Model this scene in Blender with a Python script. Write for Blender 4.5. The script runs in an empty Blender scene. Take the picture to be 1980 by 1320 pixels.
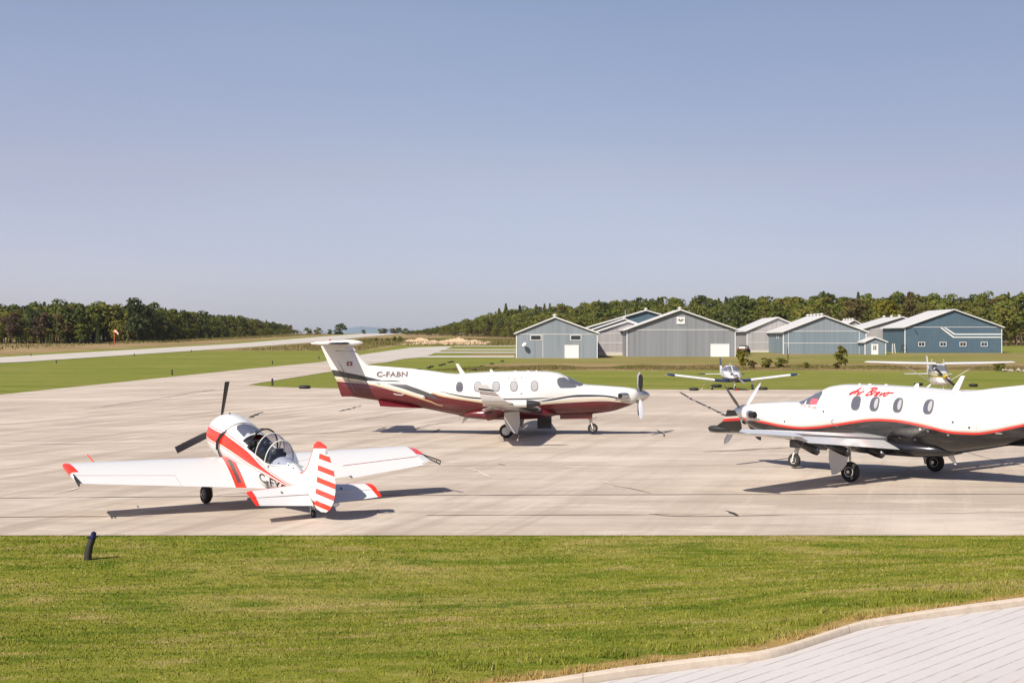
import bpy, math, random
import numpy as np
from mathutils import Vector, Matrix
from math import radians as rad, sin, cos, pi

S = bpy.context.scene
COL = S.collection

# ------------------------------------------------------------------ camera
FPX, EYE, HOR = 2750.0, 4.03, 656.0          # focal length in photo pixels, eye height, horizon row
cam = bpy.data.cameras.new('camera'); co = bpy.data.objects.new('camera', cam); COL.objects.link(co)
cam.sensor_width = 36.0; cam.lens = FPX/1980*36.0
cam.clip_start = 0.1; cam.clip_end = 60000
cam.shift_y = -(660-HOR)/1980.0
co.location = (0, 0, EYE); co.rotation_euler = (rad(90), 0, 0)
S.camera = co

# ------------------------------------------------------------------ light
SUN_EL, SUN_AZ = 43.0, 52.0                   # the way the light travels: azimuth from +X
L = Vector((cos(rad(SUN_AZ))*cos(rad(SUN_EL)), sin(rad(SUN_AZ))*cos(rad(SUN_EL)), -sin(rad(SUN_EL))))
sd = bpy.data.lights.new('sun', 'SUN'); so = bpy.data.objects.new('sun', sd); COL.objects.link(so)
sd.energy = 4.6; sd.angle = rad(0.55); sd.color = (1.0, 0.93, 0.83)
so.rotation_euler = L.to_track_quat('-Z', 'Y').to_euler(); so.location = (-30, -40, 60)
W = bpy.data.worlds.new('World'); S.world = W; W.use_nodes = True
wn = W.node_tree; wn.nodes.clear()
sky = wn.nodes.new('ShaderNodeTexSky'); sky.sky_type = 'NISHITA'; sky.sun_disc = False
sky.sun_elevation = rad(SUN_EL); sky.sun_rotation = rad(218); sky.altitude = 200
sky.air_density = 1.0; sky.dust_density = 0.8; sky.ozone_density = 2.0
bg = wn.nodes.new('ShaderNodeBackground'); bg.inputs[1].default_value = 0.10
# a hazy late-summer sky: the clear-air model, muted towards the horizon and towards the lake side
def wnode(t): return wn.nodes.new(t)
tc = wnode('ShaderNodeTexCoord'); sx = wnode('ShaderNodeSeparateXYZ'); wn.links.new(tc.outputs['Generated'], sx.inputs[0])
def wramp(sock, lo, hi, stops):
    mr = wnode('ShaderNodeMapRange'); mr.inputs[1].default_value = lo; mr.inputs[2].default_value = hi; wn.links.new(sock, mr.inputs[0])
    r = wnode('ShaderNodeValToRGB'); e = r.color_ramp.elements
    while len(e) < len(stops): e.new(.5)
    for q, (p, c) in zip(e, stops): q.position = p; q.color = (*c, 1)
    wn.links.new(mr.outputs[0], r.inputs[0]); return r.outputs[0]
def wmul(a, b):
    m = wnode('ShaderNodeMixRGB'); m.blend_type = 'MULTIPLY'; m.inputs[0].default_value = 1; wn.links.new(a, m.inputs[1]); wn.links.new(b, m.inputs[2]); return m.outputs[0]
c1 = wmul(sky.outputs[0], wramp(sx.outputs['Z'], 0, .5, [(0, (.57, .605, .86)), (.06, (.665, .645, .87)), (.23, (.86, .68, .715)), (.46, (.95, .785, .77)), (1, (.94, .83, .86))]))
c2 = wmul(c1, wramp(sx.outputs['X'], -.4, .4, [(0, (1.0, .955, .955)), (.5, (.86, .86, .86)), (1, (.73, .725, .74))]))
cn_ = wnode('ShaderNodeTexNoise'); mp = wnode('ShaderNodeMapping'); mp.inputs['Scale'].default_value = (2, 2, 9); wn.links.new(tc.outputs['Generated'], mp.inputs[0]); wn.links.new(mp.outputs[0], cn_.inputs['Vector']); cn_.inputs['Scale'].default_value = 1.5; cn_.inputs['Detail'].default_value = 3
c3 = wmul(c2, wramp(cn_.outputs[0], .3, .7, [(0, (.97, .97, .985)), (1, (1.03, 1.02, 1.01))]))
wo = wnode('ShaderNodeOutputWorld'); wn.links.new(c3, bg.inputs[0]); wn.links.new(bg.outputs[0], wo.inputs[0])
S.view_settings.view_transform = 'Standard'; S.view_settings.look = 'None'
S.view_settings.exposure = 0.66; S.view_settings.gamma = 1.0
S.cycles.max_bounces = 6; S.cycles.volume_bounces = 0
S.cycles.use_adaptive_sampling = True

# ------------------------------------------------------------------ helpers: tagging
def tag(o, label=None, cat=None, group=None, kind=None):
    if label: o['label'] = label
    if cat: o['category'] = cat
    if group: o['group'] = group
    if kind: o['kind'] = kind
    return o
def empty(name, loc=(0, 0, 0), rot=(0, 0, 0), **k):
    o = bpy.data.objects.new(name, None); COL.objects.link(o)
    o.location = loc; o.rotation_euler = rot; o.empty_display_size = 0.3
    return tag(o, **k)

# ------------------------------------------------------------------ helpers: geometry
def mesh_obj(name, v, f, mats=None, parent=None, smooth=True, sharp=35, mi=None):
    me = bpy.data.meshes.new(name)
    me.from_pydata([tuple(map(float, p)) for p in v], [], [tuple(map(int, q)) for q in f]); me.update()
    if mats is not None:
        for m in (mats if isinstance(mats, (list, tuple)) else [mats]): me.materials.append(m)
    if mi is not None: me.polygons.foreach_set('material_index', np.array(mi, dtype=np.int32))
    if smooth:
        me.shade_smooth()
        me.set_sharp_from_angle(angle=rad(sharp))
    o = bpy.data.objects.new(name, me); COL.objects.link(o)
    if parent: o.parent = parent
    return o
def big_mesh(name, verts, quads, mats, mi=None, parent=None):
    """fast path for numpy arrays of quads or triangles"""
    me = bpy.data.meshes.new(name); n = len(quads); k = quads.shape[1]
    me.vertices.add(len(verts)); me.vertices.foreach_set('co', np.asarray(verts, dtype=np.float32).ravel())
    me.loops.add(n*k); me.loops.foreach_set('vertex_index', np.asarray(quads, dtype=np.int32).ravel())
    me.polygons.add(n); me.polygons.foreach_set('loop_start', np.arange(0, n*k, k, dtype=np.int32))
    if mi is not None: me.polygons.foreach_set('material_index', np.asarray(mi, dtype=np.int32))
    for m in (mats if isinstance(mats, (list, tuple)) else [mats]): me.materials.append(m)
    me.update(calc_edges=True); me.validate()
    o = bpy.data.objects.new(name, me); COL.objects.link(o)
    if parent: o.parent = parent
    return o
class MB:
    def __init__(s): s.v = []; s.f = []; s.m = []; s.cur = 0
    def add(s, v, f):
        b = len(s.v); s.v += [tuple(p) for p in v]
        for q in f: s.f.append(tuple(i+b for i in q)); s.m.append(s.cur)
        return s
    def mat(s, i): s.cur = i; return s
    def box(s, c, d, rot=None):
        v = []
        for sx in (-1, 1):
            for sy in (-1, 1):
                for sz in (-1, 1):
                    p = Vector((sx*d[0]/2, sy*d[1]/2, sz*d[2]/2))
                    if rot is not None: p = rot @ p
                    v.append(p+Vector(c))
        return s.add(v, [(0, 1, 3, 2), (4, 6, 7, 5), (0, 4, 5, 1), (2, 3, 7, 6), (0, 2, 6, 4), (1, 5, 7, 3)])
    def rings(s, R, cap0=True, cap1=True, closed=True):
        n = len(R[0]); v = [p for r in R for p in r]; f = []
        for i in range(len(R)-1):
            for j in range(n if closed else n-1):
                k = (j+1) % n
                f.append((i*n+j, i*n+k, (i+1)*n+k, (i+1)*n+j))
        if cap0: f.append(tuple(range(n-1, -1, -1)))
        if cap1: f.append(tuple((len(R)-1)*n+j for j in range(n)))
        return s.add(v, f)
    def tube(s, P, r, n=10, caps=True):
        P = [Vector(p) for p in P]; rr = r if isinstance(r, (list, tuple)) else [r]*len(P)
        R = []; up = None
        for i, p in enumerate(P):
            t = (P[min(i+1, len(P)-1)]-P[max(i-1, 0)]).normalized()
            if up is None: up = t.orthogonal().normalized()
            else: up = (up - t*up.dot(t)).normalized()
            w = t.cross(up)
            R.append([p+up*(rr[i]*cos(2*pi*j/n))+w*(rr[i]*sin(2*pi*j/n)) for j in range(n)])
        return s.rings(R, caps, caps)
    def lathe(s, prof, c, axis, n=24, cap=True):
        """prof: (distance along axis, radius)"""
        a = Vector(axis).normalized(); u = a.orthogonal().normalized(); w = a.cross(u)
        R = [[Vector(c)+a*d+u*(r*cos(2*pi*j/n))+w*(r*sin(2*pi*j/n)) for j in range(n)] for d, r in prof]
        return s.rings(R, cap, cap)
    def prism(s, poly, axis, a, b):
        """poly: 2-D outline; axis 0/1/2 is the extrusion axis from a to b"""
        def mk(p, h):
            q = list(p); q.insert(axis, h); return tuple(q)
        n = len(poly); v = [mk(p, a) for p in poly]+[mk(p, b) for p in poly]
        f = [tuple(range(n-1, -1, -1)), tuple(range(n, 2*n))]+[(i, (i+1) % n, n+(i+1) % n, n+i) for i in range(n)]
        return s.add(v, f)
    def build(s, name, mats, parent=None, smooth=True, sharp=35):
        return mesh_obj(name, s.v, s.f, mats, parent, smooth, sharp, s.m)
def smoothstep(a, b, x):
    t = np.clip((np.asarray(x, float)-a)/(b-a), 0, 1); return t*t*(3-2*t)
def catmull(P, n):
    P = [Vector(p) for p in P]; out = []
    for i in range(len(P)-1):
        p0, p1, p2, p3 = P[max(i-1, 0)], P[i], P[i+1], P[min(i+2, len(P)-1)]
        for k in range(n):
            t = k/n
            out.append(0.5*((2*p1)+(p2-p0)*t+(2*p0-5*p1+4*p2-p3)*t*t+(3*p1-p0-3*p2+p3)*t**3))
    out.append(P[-1]); return out

# ------------------------------------------------------------------ helpers: materials
class X:
    """tiny expression wrapper round shader math"""
    def __init__(s, nt, sock): s.nt = nt; s.s = sock
    def _m(s, op, *a):
        n = s.nt.nodes.new('ShaderNodeMath'); n.operation = op
        for i, q in enumerate((s,)+a):
            if isinstance(q, X): s.nt.links.new(q.s, n.inputs[i])
            else: n.inputs[i].default_value = q
        return X(s.nt, n.outputs[0])
    def __add__(s, o): return s._m('ADD', o)
    def __sub__(s, o): return s._m('SUBTRACT', o)
    def __mul__(s, o): return s._m('MULTIPLY', o)
    def __truediv__(s, o): return s._m('DIVIDE', o)
    def gt(s, o): return s._m('GREATER_THAN', o)
    def lt(s, o): return s._m('LESS_THAN', o)
    def abs(s): return s._m('ABSOLUTE')
    def mod(s, o): return s._m('FLOORED_MODULO', o)
    def max(s, o): return s._m('MAXIMUM', o)
    def min(s, o): return s._m('MINIMUM', o)
    def ramp(s, a, b):
        n = s.nt.nodes.new('ShaderNodeMapRange'); s.nt.links.new(s.s, n.inputs[0])
        n.inputs[1].default_value = a; n.inputs[2].default_value = b; return X(s.nt, n.outputs[0])
    def curve(s, pts, xr, zr, straight=False):
        """z = f(x) given by points, through a float curve"""
        n = s.nt.nodes.new('ShaderNodeFloatCurve'); c = n.mapping.curves[0]
        P = sorted(((p[0]-xr[0])/(xr[1]-xr[0]), (p[1]-zr[0])/(zr[1]-zr[0])) for p in pts)
        P = [p for p in P if 0 <= p[0] <= 1]
        if P[0][0] > 0.001: P = [(0.0, P[0][1])]+P
        if P[-1][0] < 0.999: P = P+[(1.0, P[-1][1])]
        while len(c.points) < len(P): c.points.new(0.5, 0.5)
        for q, p in zip(c.points, P):
            q.location = p; q.handle_type = 'VECTOR' if straight else 'AUTO_CLAMPED'
        n.mapping.extend = 'HORIZONTAL'; n.mapping.update()
        t = (s-xr[0])/(xr[1]-xr[0])
        s.nt.links.new(t.s, n.inputs['Value'])
        return X(s.nt, n.outputs[0])*(zr[1]-zr[0])+zr[0]
class M:
    def __init__(s, name, col=(.8, .8, .8), rough=.5, metal=0, coat=0, spec=.5):
        s.m = bpy.data.materials.new(name); s.m.use_nodes = True; s.nt = s.m.node_tree
        s.b = s.nt.nodes['Principled BSDF']; s.col = None
        s.b.inputs['Base Color'].default_value = (*col, 1); s.b.inputs['Roughness'].default_value = rough
        s.b.inputs['Metallic'].default_value = metal; s.b.inputs['Coat Weight'].default_value = coat
        s.b.inputs['Coat Roughness'].default_value = .06; s.b.inputs['Specular IOR Level'].default_value = spec
        s.base = (*col, 1)
    def coord(s, kind='Object'):
        n = s.nt.nodes.new('ShaderNodeTexCoord'); return n.outputs[kind]
    def pos(s):
        return s.nt.nodes.new('ShaderNodeNewGeometry').outputs['Position']
    def xyz(s, src):
        n = s.nt.nodes.new('ShaderNodeSeparateXYZ'); s.nt.links.new(src, n.inputs[0])
        return [X(s.nt, n.outputs[i]) for i in range(3)]
    def scaled(s, src, sc, rot=(0, 0, 0), loc=(0, 0, 0)):
        n = s.nt.nodes.new('ShaderNodeMapping'); s.nt.links.new(src, n.inputs[0])
        n.inputs['Scale'].default_value = sc; n.inputs['Rotation'].default_value = rot; n.inputs['Location'].default_value = loc
        return n.outputs[0]
    def noise(s, src, scale=1, detail=4, rough=.55, lac=2.0):
        n = s.nt.nodes.new('ShaderNodeTexNoise'); s.nt.links.new(src, n.inputs['Vector'])
        n.inputs['Scale'].default_value = scale; n.inputs['Detail'].default_value = detail; n.inputs['Roughness'].default_value = rough
        return X(s.nt, n.outputs[0])
    def attr(s, name):
        n = s.nt.nodes.new('ShaderNodeAttribute'); n.attribute_name = name; return X(s.nt, n.outputs['Fac'])
    def objrand(s):
        return X(s.nt, s.nt.nodes.new('ShaderNodeObjectInfo').outputs['Random'])
    def mix(s, fac, col, mode='MIX'):
        n = s.nt.nodes.new('ShaderNodeMixRGB'); n.blend_type = mode
        if isinstance(fac, X): s.nt.links.new(fac.s, n.inputs[0])
        else: n.inputs[0].default_value = fac
        if s.col is None: n.inputs[1].default_value = s.base
        else: s.nt.links.new(s.col, n.inputs[1])
        if isinstance(col, tuple): n.inputs[2].default_value = (*col, 1)
        else: s.nt.links.new(col, n.inputs[2])
        s.col = n.outputs[0]; s.nt.links.new(s.col, s.b.inputs['Base Color']); return s
    def bump(s, h, strength=.3, dist=.02):
        n = s.nt.nodes.new('ShaderNodeBump'); n.inputs['Strength'].default_value = strength; n.inputs['Distance'].default_value = dist
        s.nt.links.new(h.s, n.inputs['Height']); s.nt.links.new(n.outputs[0], s.b.inputs['Normal']); return s
    def rough(s, x):
        s.nt.links.new(x.s, s.b.inputs['Roughness']); return s
def dirty(m, amt=.12, scale=3):
    n = m.noise(m.coord(), scale, 6, .65); m.mix(n.ramp(.45, .8)*amt, (.25, .2, .16)); return m

# ------------------------------------------------------------------ terrain shape
def lerp(x, pts):
    return np.interp(x, [p[0] for p in pts], [p[1] for p in pts])
KERB = [(-60, 11.5), (-40, 12), (-12, 12.3), (-5, 12.6), (-1.5, 13.25), (.3, 13.85), (1.08, 14.34), (1.91, 14.79), (2.65, 15.16), (2.98, 15.48),
        (3.55, 16.15), (4.15, 16.83), (5.09, 17.44), (6.59, 18.3), (9, 19.5), (14, 21.6), (20, 22.8), (60, 24), (90, 24.5)]
def YC(x): return lerp(x, KERB)
WOOD = [(-70, 930), (-60, 900), (-28, 830), (0, 750), (80, 520), (130, 475), (190, 460), (330, 450), (900, 450)]
def TZ(x, y):
    """height of the land, metres"""
    x = np.asarray(x, float); y = np.asarray(y, float)
    z = 0.010*np.clip(y-250, 0, 850) - 0.03*np.clip(y-1120, 0, 1400)
    z = z + 6.5*smoothstep(0, 110, y-lerp(x, WOOD))*smoothstep(-45, 25, x)*(1-smoothstep(1100, 1600, y))
    s = y-YC(x)
    return z + np.where(y < 30, .70*(1-smoothstep(-.3, 9.5, s)), 0)
def UN(px, py):
    """where the sight line through a photo pixel meets the land"""
    k = (py-HOR)/FPX; kx = (px-990)/FPX
    ys = np.concatenate([np.arange(12, 300, .25), np.arange(300, 3000, 1.)])
    d = EYE-k*ys-TZ(kx*ys, ys); i = int(np.argmax(d < 0))
    return float(kx*ys[i]), float(ys[i])
rng = np.random.default_rng(7)

# ------------------------------------------------------------------ materials of the setting
def grass_colours(m, src):
    big = m.noise(m.scaled(src, (.09, .20, .1), loc=(11, 4, 0)), 1, 5, .62)
    mid = m.noise(m.scaled(src, (.38, .85, .5)), 1, 6, .7)
    fine = m.noise(src, 9, 5, .7)
    m.mix(mid.ramp(.42, .60)*.8, (.185, .190, .028))
    m.mix(big.ramp(.50, .60)*.8, (.255, .225, .062))
    p2 = m.noise(m.scaled(src, (.45, 1.1, 1), loc=(7, 3, 0)), 1, 6, .68)
    m.mix(p2.ramp(.51, .60)*.85, (.078, .120, .010))
    m.mix(p2.ramp(.46, .36)*.75, (.33, .25, .105))
    p3 = m.noise(m.scaled(src, (1.7, 3.0, 1), loc=(1, 8, 0)), 1, 5, .72)
    m.mix(p3.ramp(.54, .64)*.6, (.068, .095, .010)); m.mix(p3.ramp(.46, .36)*.5, (.29, .25, .075))
    m.mix(fine.ramp(.40, .72)*.3, (.060, .080, .008))
    return fine
lawn = M('lawn_grass', (.160, .170, .022), .95, spec=.03)
src = lawn.pos(); fine = grass_colours(lawn, src)
st1 = lawn.noise(lawn.scaled(src, (.012, .11, .1), rot=(0, 0, .05)), 1, 5, .68); st2 = lawn.noise(lawn.scaled(src, (.05, .30, .1), loc=(5, 5, 0)), 1, 5, .7)
yfar = lawn.xyz(src)[1].ramp(60, 110)
lawn.mix(yfar*st1.ramp(.44, .60)*.75, (.095, .125, .016)); lawn.mix(yfar*st2.ramp(.49, .62)*.8, (.25, .205, .075)); lawn.mix(yfar*st1.ramp(.42, .30)*.5, (.22, .225, .055)); lawn.mix(yfar*.35, (.150, .175, .035))
dryn = lawn.noise(lawn.scaled(src, (.02, .05, .02)), 1, 5, .65)
d_ = lawn.attr('dry'); dm = (d_+(dryn-.5)*.7).ramp(.35, .65)
lawn.mix(dm*.95, (.25, .175, .09))
dn2 = lawn.noise(lawn.scaled(src, (.05, .12, .05), loc=(3, 1, 0)), 1, 5, .7)
lawn.mix(dm*dn2.ramp(.5, .62)*.8, (.13, .095, .038))
lawn.mix(dm*dn2.ramp(.48, .36)*.7, (.36, .27, .15))
ed = lawn.attr('edge'); en = lawn.noise(src, 3, 5, .7)
lawn.mix((ed*1.1+(en-.5)*1.4).ramp(.35, .75)*.85, (.31, .20, .08))
lawn.mix((ed*1.1+(en-.5)*1.4).ramp(1.0, 1.3)*.6, (.42, .33, .22))
farm = lawn.xyz(src)[1].ramp(1500, 4000)
lawn.mix(farm, (.035, .055, .022))
lawn.bump(fine, .7, .05)

def slab(name, col, dark, light):
    m = M(name, col, .85, spec=.3); src = m.pos()
    a = m.noise(m.scaled(src, (.10, 1.5, 1)), 1, 6, .62)
    b = m.noise(m.scaled(src, (.05, .16, 1), loc=(5, 2, 0)), 1, 5, .6)
    c = m.noise(m.scaled(src, (.9, 3.5, 1), loc=(2, 9, 0)), 1, 6, .75)
    f = m.noise(src, 38, 3, .8)
    e = m.noise(m.scaled(src, (.35, 5.0, 1), rot=(0, 0, .05), loc=(1, 4, 0)), 1, 4, .6)
    g_ = m.noise(m.scaled(src, (.028, .075, 1), loc=(9, 6, 0)), 1, 4, .65); h_ = m.noise(m.scaled(src, (.22, .75, 1), loc=(4, 1, 0)), 1, 6, .72)
    m.mix(a.ramp(.38, .66)*.8, dark); m.mix(b.ramp(.49, .62)*.85, light); m.mix(g_.ramp(.5, .62)*.6, tuple(q*.93 for q in dark)); m.mix(h_.ramp(.54, .64)*.75, light); m.mix(h_.ramp(.42, .30)*.75, tuple(q*.90 for q in dark)); m.mix(c.ramp(.52, .70)*.6, dark)
    m.mix(e.ramp(.56, .72)*.6, light)
    m.mix(c.ramp(.42, .25)*.45, light)
    m.mix(f.ramp(.58, .8)*.45, tuple(q*.5 for q in dark)); m.mix(f.ramp(.42, .25)*.35, tuple(min(1, q*1.4) for q in light))
    t1 = m.noise(m.scaled(m.scaled(src, (1, 1, 1), rot=(0, 0, -1.28)), (.055, 1.0, 1), loc=(2, 2, 0)), 1, 6, .68); t2 = m.noise(m.scaled(src, (1.6, 9, 1), loc=(8, 2, 0)), 1, 4, .7)
    lf = m.xyz(src)[0].ramp(6, -6)*.55+.25; m.mix(t1.ramp(.52, .62)*lf, tuple(q*.90 for q in dark)); m.mix(t1.ramp(.46, .36)*lf, light); m.mix(t2.ramp(.55, .72)*.4, tuple(q*.8 for q in dark))
    m.bump(f, .25, .01); return m
apron_m = slab('apron_concrete', (.435, .365, .292), (.340, .276, .218), (.53, .455, .375))
seam_m = M('tar_seam', (.035, .028, .024), .7)
run_m = slab('runway_asphalt', (.44, .40, .345), (.39, .35, .30), (.50, .46, .41))
kerb_m = M('kerb_concrete', (.52, .44, .35), .9); kn = kerb_m.noise(kerb_m.pos(), 5, 6, .7)
kerb_m.mix(kn.ramp(.45, .7)*.55, (.36, .28, .21)); kerb_m.mix(kerb_m.noise(kerb_m.pos(), 45, 3, .7).ramp(.55, .8)*.4, (.22, .17, .13)); kj = ((kerb_m.xyz(kerb_m.pos())[0]+.9)/3.2).mod(1.0); kerb_m.mix((kj-.5).abs().lt(.0025)*.6, (.26, .20, .15)); kerb_m.bump(kn, .3, .02)
drive = M('driveway_concrete', (.48, .455, .44), .9); ps = drive.pos()
big = drive.noise(ps, .55, 4, .6); f2 = drive.noise(ps, 26, 4, .75)
drive.mix(big.ramp(.4, .7)*.6, (.43, .385, .36)); drive.mix(f2.ramp(.5, .75)*.3, (.32, .28, .26))
rx = drive.xyz(drive.scaled(ps, (1, 1, 1), rot=(0, 0, rad(-48))))
gj = drive.noise(drive.scaled(ps, (1.2, 1.2, 1)), 1, 3, .6)
g = ((rx[1]+(gj-.5)*.035)/.185).mod(1.0)
groove = (g-.5).abs().ramp(.42, .485)
brk = drive.noise(drive.scaled(ps, (.9, 3.5, 1), rot=(0, 0, rad(-48))), 1, 4, .7)
drive.mix(groove*brk.ramp(.36, .58)*.75, (.25, .205, .185)); drive.bump(groove*-1.0+f2*.3, .35, .02)

# ------------------------------------------------------------------ ground
def sstr(a, b, n): return list(np.linspace(a, b, n, endpoint=False))
xs = [-9000, -6000, -4000, -2500, -1600, -1100, -800]+sstr(-600, -240, 12)+sstr(-240, -60, 30)+sstr(-60, -14, 24)+sstr(-14, 14, 80)+sstr(14, 60, 24)+sstr(60, 300, 40)+[300, 360, 450, 600, 800, 1100, 1600, 2500, 4000, 6000, 9000]
xs = np.array(xs); rows = []
for y0 in (-300, -60, -10): rows.append((np.full(len(xs), float(y0)), np.full(len(xs), .40)))
yc = YC(xs); rows.append((yc-.06, np.full(len(xs), .40)))
for t in np.linspace(0, 1, 60)**1.1:
    y = yc+t*(29.5-yc); rows.append((y, TZ(xs, y)))
y = 30.5
while y < 16000:
    yy = np.full(len(xs), y); rows.append((yy, TZ(xs, yy)-.02)); y += max(1.2, (y-20)*.022)
V = np.array([np.column_stack([xs, r[0], r[1]]) for r in rows]); nr, nc = V.shape[:2]; V = V.reshape(-1, 3)
ii = (np.arange(nr-1)[:, None]*nc+np.arange(nc-1)[None, :]).ravel()
ground = big_mesh('ground', V, np.column_stack([ii, ii+1, ii+nc+1, ii+nc]), lawn.m)
ground['kind'] = 'structure'
def dryness(x, y):
    rr = lerp(y, [(150, -92), (241, -87), (422, -78), (541, -75), (615, -76.5), (800, -82), (1150, -85)])
    rl = lerp(y, [(150, -110), (283, -104), (500, -97), (800, -108), (1150, -116)])
    d = smoothstep(6, 12, rl-x)*smoothstep(200, 240, y)
    d = np.maximum(d, smoothstep(0, 2, x-rr)*smoothstep(352, 380, y)*(1-smoothstep(-40, -34, x)))
    d = np.maximum(d, smoothstep(-36, -30, x)*smoothstep(455, 475, y))
    d = np.maximum(d, smoothstep(-14, 4, x)*smoothstep(178, 190, y)*(1-smoothstep(232, 250, y))*.9)
    d = np.maximum(d, .45*smoothstep(-14, 4, x)*smoothstep(232, 250, y)*(1-smoothstep(300, 320, y)))
    d = np.maximum(d, .55*smoothstep(-20, -5, x)*smoothstep(303, 306, y)*(1-smoothstep(331, 333, y)))
    return d*(1-smoothstep(1500, 3000, y))
def edgeness(x, y):
    s = y-YC(x); return (1-smoothstep(.02, .55+.35*(1-smoothstep(2.0, 5.0, x))+.12*np.sin(x*2.1)+.1*np.sin(x*5.3), s))*(s > -1)*smoothstep(-3, 1, x)*1.0
for nm, fn in (('dry', dryness), ('edge', edgeness)):
    at = ground.data.attributes.new(nm, 'FLOAT', 'POINT'); at.data.foreach_set('value', np.asarray(fn(V[:, 0], V[:, 1]), dtype=np.float32))
ground.data.shade_smooth()

def sheet(name, left, right, y0, y1, m, dz, step=8):
    ys = np.arange(y0, y1+step*.5, step); xl = lerp(ys, left); xr = lerp(ys, right); nx = 5; v = []; f = []
    for i, y in enumerate(ys):
        for j in range(nx):
            x = xl[i]+(xr[i]-xl[i])*j/(nx-1); v.append((x, y, float(TZ(x, y))+dz))
    for i in range(len(ys)-1):
        for j in range(nx-1): f.append((i*nx+j, i*nx+j+1, (i+1)*nx+j+1, (i+1)*nx+j))
    o = mesh_obj(name, v, f, m, None, False); o['kind'] = 'structure'; return o
ap = [(-37.8, 29.2), (90, 29.2), (90, 113.4), (12.9, 114), (-14, 116.5), (-20, 120), (-23.4, 126), (-22.6, 181), (-23, 232), (-22, 250), (-33.8, 250), (-36, 194), (-37.3, 103.6)]
o = mesh_obj('apron', [(x, y, .012) for x, y in ap], [tuple(range(len(ap)))], apron_m.m, None, False); o['kind'] = 'structure'
sheet('taxiway', [(250, -33.8), (323, -33), (413, -29.3), (437, -20)], [(250, -22), (278, -20.8), (286, -18), (440, -18)], 250, 437, run_m.m, .03)
for a, b, r in ((287, 302, 12), (333, 349, 15), (370, 386, 22), (438, 452, 30)):
    sheet('hangar_lane', [(a, -18.1), (b, -18.1)], [(a, .5 if a < 300 else 16), (b, .5 if a < 300 else 16)], a, b, run_m.m, .034, (b-a)/2)
sheet('runway', [(150, -110), (283, -104), (500, -97), (800, -108), (1150, -116)], [(150, -92), (241, -87), (422, -78), (541, -75), (615, -76.5), (800, -82), (1150, -85)], 120, 1150, run_m.m, .05, 12)
sheet('gravel_road', [(320, 200), (335, 122)], [(320, 330), (335, 330)], 322, 338, run_m.m, .03, 4)

# driveway and kerb in front
kx = np.concatenate([np.linspace(-20, 0, 12), np.linspace(.2, 14, 70), np.linspace(15, 60, 12)])
kp = np.column_stack([kx, YC(kx)])
v = []; f = []
for i, (x, y) in enumerate(kp):
    y += .008*math.sin(x*1.7)+.01*math.sin(x*.63+1)
    zt = .715+.006*math.sin(x*1.3)
    prof = [(.03, .30), (.03, zt-.015), (.012, zt), (-.085, zt-.002), (-.105, zt-.015), (-.13, .625), (-.14, .30)]
    v += [(x, y+a, b) for a, b in prof]
    if i:
        for j in range(6): f.append(((i-1)*7+j, i*7+j, i*7+j+1, (i-1)*7+j+1))
kerb = mesh_obj('kerb', v, f, kerb_m.m); kerb['kind'] = 'structure'
v = []
for x, y in kp: v += [(x, y-.12, .638), (x, -40, .638)]
o = mesh_obj('driveway', v, [(2*i, 2*i+1, 2*i+3, 2*i+2) for i in range(len(kp)-1)], drive.m, None, False); o['kind'] = 'structure'

# tar seams and cracks in the apron (traced as they run over the slab)
sm = MB(); rs = random.Random(3)
def G0(px, py): d = EYE*FPX/(py-HOR); return ((px-990)*d/FPX, d)
def crack(pts, w, jit=.0, sub=10):
    P = [G0(*p) for p in pts]; Q = []
    for a, b in zip(P[:-1], P[1:]):
        n = max(2, int(math.hypot(b[0]-a[0], b[1]-a[1])/(.6 if jit else 2.5)))
        for k in range(n):
            t = k/n; Q.append((a[0]+(b[0]-a[0])*t, a[1]+(b[1]-a[1])*t))
    Q.append(P[-1]); v = []; f = []
    for i, q in enumerate(Q):
        a = Q[max(i-1, 0)]; b = Q[min(i+1, len(Q)-1)]; dx, dy = b[0]-a[0], b[1]-a[1]; l = math.hypot(dx, dy) or 1
        nx, ny = -dy/l, dx/l; ww = w*(.35+rs.random()*.9)*(.4 if i in (0, len(Q)-1) else 1)/2
        jx = rs.uniform(-jit, jit)
        v += [(q[0]+nx*(ww+jx), q[1]+ny*(ww+jx), .018), (q[0]-nx*(ww-jx), q[1]-ny*(ww-jx), .018)]
        if i: f.append((2*i-2, 2*i-1, 2*i+1, 2*i))
    sm.add(v, f)
crack([(-60, 964), (120, 962.5), (480, 960), (870, 958), (1500, 956.5), (2050, 956)], .085, .012)
crack([(-60, 977), (65, 978)], .05)
crack([(-60, 1001), (160, 999.5), (296, 999)], .075, .012)
crack([(825, 997), (1100, 996), (1256, 996)], .085, .012); crack([(1520, 996), (2050, 991)], .03, .01)
crack([(1256, 994), (1290, 998), (1350, 999.5), (1430, 998), (1520, 996)], .07, .04)
crack([(1256, 996), (1280, 994), (1330, 996), (1370, 995)], .035, .03)
crack([(1405, 988), (1412, 992), (1428, 999)], .13, .03)
crack([(-60, 907), (105, 906)], .035); crack([(720, 902), (900, 901), (1450, 899), (1540, 899)], .035, .01)
crack([(965, 897.5), (978, 900.5)], .14, .02)
crack([(1185, 940), (1215, 944), (1258, 954)], .07, .02)
crack([(-60, 858.5), (100, 859), (350, 856), (600, 858)], .085, .012); crack([(1540, 866), (1450, 869), (1360, 874)], .06, .03)
crack([(1360, 874), (1420, 872), (1525, 865)], .09, .04)
crack([(1315, 758), (1335, 771), (1360, 783), (1386, 795), (1412, 808)], .22, .08); crack([(1385, 797), (1410, 795)], .18, .08)
crack([(480, 842), (600, 839), (700, 833), (728, 832), (745, 826), (760, 824)], .13, .08)
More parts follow.
